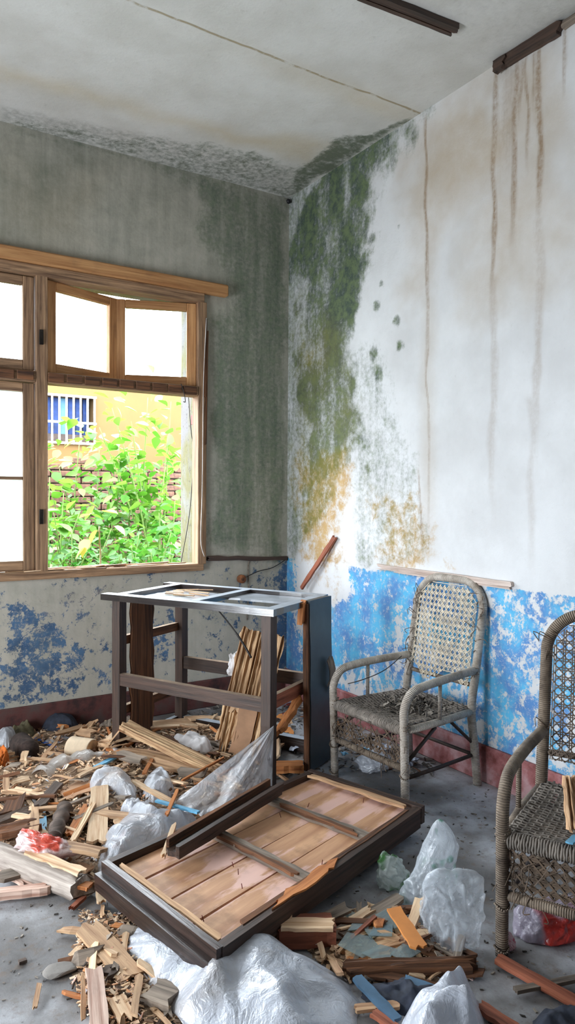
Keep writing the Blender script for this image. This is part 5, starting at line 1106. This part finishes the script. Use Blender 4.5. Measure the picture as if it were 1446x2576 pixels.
bag('green and white crumpled plastic wrapper beside the fallen door', 990, 2228, 95, 85, 'film_green', 53, .7, [((-.4, 0, 1), .5, 7), ((1, 0, -.3), .3, 7)], rid=.13)
bag('red and white plastic bag in the heap at the left', 118, 2160, 178, 72, 'film_red', 54, .55, [((-.5, 0, .9), .5, 6), ((1, 0, -.2), .7, 5)], rid=.12, z0=.04)
bag('red-bottomed white plastic bag on the floor under the dark chair', 1385, 2345, 200, 80, 'film_redbag', 55, .7, [((-1, 0, .5), .4, 6)], rid=.07)
bag('small pink-white crumpled wrapper behind the dark chair leg', 1277, 2388, 44, 48, 'film_pink', 56, .8, [], rid=.12)
bag('white tissue wad stuck on the leaning board', 600, 1702, 62, 66, 'white_wad', 57, .5, [((.9, 0, .3), .5, 6)], 'paper wad', 'tissue_wad', z0=.46, rid=.14)
bag('white plastic bag under the pale chair behind the cabinet side', 826, 1905, 46, 70, 'film_white', 58, .7, [((0, 0, 1), .4, 6)], rid=.12)
bag('grey plastic bag lying under the pale cane chair', 935, 1940, 90, 55, 'film_white', 59, .6, [((-1, 0, .4), .4, 6)], rid=.12)
bag('orange rag at the far left edge', -4, 1945, 60, 70, 'orange_cloth', 60, .7, [], 'rag', 'rag', rid=.12)
bag('teal and white litter bag seen through the chair legs', 985, 1850, 70, 50, 'film_green', 61, .6, [], rid=.12)
# green print on the tall bag
def pm(lab, pts, z): pass
# hanging sheet
pk = Vector(CAM + ray(689, 1822)*float((np.array(tp(TL-.03, -.06, 0))-CAM) @ FWD))
bt = [Vector(onz(x, y, z)) for x, y, z in ((432, 2012, .09), (470, 2032, .08), (520, 2050, .07), (560, 2050, .07), (610, 2020, .06), (650, 2000, .05), (684, 1990, .05))]
bt = smoothpath(bt, 12); V = []; F2 = []; n = len(bt); m = 30
FB = fbm(np.tile(np.arange(n)/(n-1)*9, (m+1, 1)), np.tile((np.arange(m+1)/m*5)[:, None], (1, n)), 200)
for j in range(m+1):
    t = j/m
    for i in range(n):
        s_ = i/(n-1); q = pk.lerp(bt[i], t**.9); f = (abs(math.sin(s_*8+.9*math.sin(t*4)+2.5*FB[j, i]))**.7-.5)*.06+(abs(math.sin(s_*21+2*t+4*FB[j, i]))-.5)*.012+(FB[j, i]-.5)*.06
        sag_ = .06*math.sin(math.pi*t)*math.sin(math.pi*min(1, s_*1.15)); V.append(q-Vector(FWD)*(f*t**.7*1.2+.02)+Vector((0, 0, -sag_*.4)))
for j in range(m):
    for i in range(n-1): a = j*n+i; F2.append((a, a+1, a+n+1, a+n))
tag(mk('hanging_plastic', V, F2, 'film_hang', None, None, True, {'cr': ('FLOAT', FB.ravel()**1.5)}), 'translucent plastic sheet hanging from the cabinet front leg down to the heap', 'plastic sheet')

# ------------------------------------------------------------------ countable splinters
PM = {}
for k_, (L_, W_, T_) in enumerate([(.10, .014, .006), (.14, .02, .007), (.18, .016, .008), (.08, .025, .005), (.22, .022, .009), (.12, .035, .006), (.30, .03, .012), (.24, .055, .012), (.34, .045, .014), (.2, .07, .01)]):
    for m_ in ('pale_wood', 'tan_wood', 'orange_wood', 'grey_wood', 'rot_wood'):
        V, F2 = board_mesh(L_, W_, T_, RS, (1, 1), 3, 2, .15, bow=RS.uniform(-.005, .01)); me = bpy.data.meshes.new('splinter'); me.from_pydata(V, [], F2); me.materials.append(MATS[m_]); PM[(k_, m_)] = me
LMK = [('the pale round block', 205, 1884), ('the dark log section', 60, 1880), ('the bark log', 148, 2070), ('the split pole', 100, 2190), ('the plastic sleeve', 180, 1930), ('the white crumpled sheet', 280, 1975), ('the cabinet front left leg', 300, 1890), ('the hanging plastic', 560, 2000),
       ('the leaning board', 590, 1900), ('the near door corner', 250, 2200), ('the red and white bag', 118, 2150), ('the dark bark boards', 40, 2080), ('the long split board', 430, 1900), ('the sheet by the door edge', 350, 2100), ('the glass shards', 930, 2360), ('the orange slat', 1025, 2340), ('the long fibrous board', 1040, 2435),
       ('the reddish board end', 770, 2345), ('the blue lath', 950, 2510), ('the tan plank', 270, 2390), ('the pink plank', 245, 2520), ('the flat stone', 152, 2438), ('the grey cabinet side', 780, 1900), ('the pale chair', 930, 1900), ('the big plastic sheet', 420, 2480), ('the cabinet back leg', 455, 1830)]
LMK = [(n_, onz(x_, y_)[:2]) for n_, x_, y_ in LMK]
CW = {'pale_wood': 'pale', 'tan_wood': 'tan', 'orange_wood': 'orange', 'grey_wood': 'grey', 'rot_wood': 'dark brown'}
def near(x, y): return min(LMK, key=lambda l: (l[1][0]-x)**2+(l[1][1]-y)**2)[0]
def scatter(poly, n, label, group, weights, seed, ztop=.03, sizes=(0, 6)):
    rs = np.random.RandomState(seed); r2 = random.Random(seed)
    for x, y in inpoly(poly, n, rs):
        if x > -.1 or y > -.1: continue
        m_ = r2.choices(['pale_wood', 'tan_wood', 'orange_wood', 'grey_wood', 'rot_wood'], weights)[0]; me = PM[(r2.randrange(*sizes), m_)]
        o = bpy.data.objects.new('splinter', me); z = float(hgt(x, y))+r2.uniform(.004, ztop)
        link(o, Matrix.Translation(Vector((x, y, z))) @ Matrix.Rotation(r2.uniform(0, 6.28), 4, 'Z') @ Matrix.Rotation(r2.gauss(0, .14), 4, 'Y') @ Matrix.Rotation(r2.gauss(0, .3), 4, 'X') @ Matrix.Scale(r2.uniform(.6, 1.25), 4)); tag(o, CW[m_]+' '+label+' near '+near(x, y), 'splinter' if sizes[0] == 0 else 'board', group)
scatter(hp, 190, 'small wood splinter in the heap', 'splinters in the left heap', (4, 4, 2, 2, 2), 71)
scatter(hp2, 40, 'small wood splinter in the front rubble', 'splinters in the front rubble', (2, 4, 2, 2, 3), 72, .02)
scatter(hp3, 30, 'small wood splinter in the dirt', 'splinters at lower left', (3, 3, 1, 2, 1), 73, .012)
scatter(bk, 26, 'small wood splinter on the floor', 'splinters around the cabinet', (2, 2, 2, 2, 3), 74, .012)
scatter(hp, 60, 'broken board piece on the heap', 'broken board pieces in the left heap', (5, 4, 1, 3, 3), 75, .05, (6, 10))
scatter(hp2, 10, 'broken board piece in the front rubble', 'broken board pieces in the front rubble', (2, 3, 0, 4, 4), 76, .03, (6, 10))
p = Vector(onz(1447, 2098, .415)); tag(board('leaning_board', p, p+Vector((.03, .05, .17)), .045, .02, 'tan_wood', None, tuple(-Vector(FWD)), n=8, m=10, jag=(.4, .8), edge=.08, fib=.008), 'short fibrous board standing on the seat of the dark chair', 'board')
p, q = onz(1430, 2122, .425), onz(1452, 2104, .43); tag(board('painted_slat', p, q, .024, .006, 'sky_blue', None, n=4, m=2, jag=(.3, .3)), 'small blue scrap on the dark chair seat edge', 'slat')
# paper and plastic scraps behind the cabinet
sc_p = [tuple(onz(*p)[:2]) for p in [(640, 1770), (720, 1765), (860, 1795), (1080, 1890), (1060, 1930), (900, 1930), (815, 1905), (700, 1890), (620, 1860)]]
r2 = random.Random(81); SM = {}
for m_ in ('paper_white', 'sky_blue', 'rust_red', 'cardboard', 'orange_board', 'leaf_grey'):
    V, F2 = board_mesh(.08, .05, .002, r2, (.4, .4), 5, 4, .2, bow=.015, fib=.006, twist=.03); me = bpy.data.meshes.new('paper_scrap'); me.from_pydata(V, [], F2); me.materials.append(MATS[m_]); SM[m_] = me
for x, y in inpoly(sc_p, 46, np.random.RandomState(82)):
    if x > -.1 or y > -.1: continue
    m_ = r2.choices(list(SM), (6, 2, 2, 3, 1, 2))[0]; o = bpy.data.objects.new('paper_scrap', SM[m_])
    link(o, Matrix.Translation(Vector((x, y, r2.uniform(.01, .03)))) @ Matrix.Rotation(r2.uniform(0, 6.28), 4, 'Z') @ Matrix.Rotation(r2.gauss(0, .25), 4, 'Y') @ Matrix.Scale(r2.uniform(.6, 1.3), 4)); tag(o, {'paper_white': 'white', 'sky_blue': 'sky-blue', 'rust_red': 'red', 'cardboard': 'brown', 'orange_board': 'orange', 'leaf_grey': 'grey'}[m_]+' torn scrap on the floor near '+near(x, y), 'scrap', 'scraps behind the cabinet')
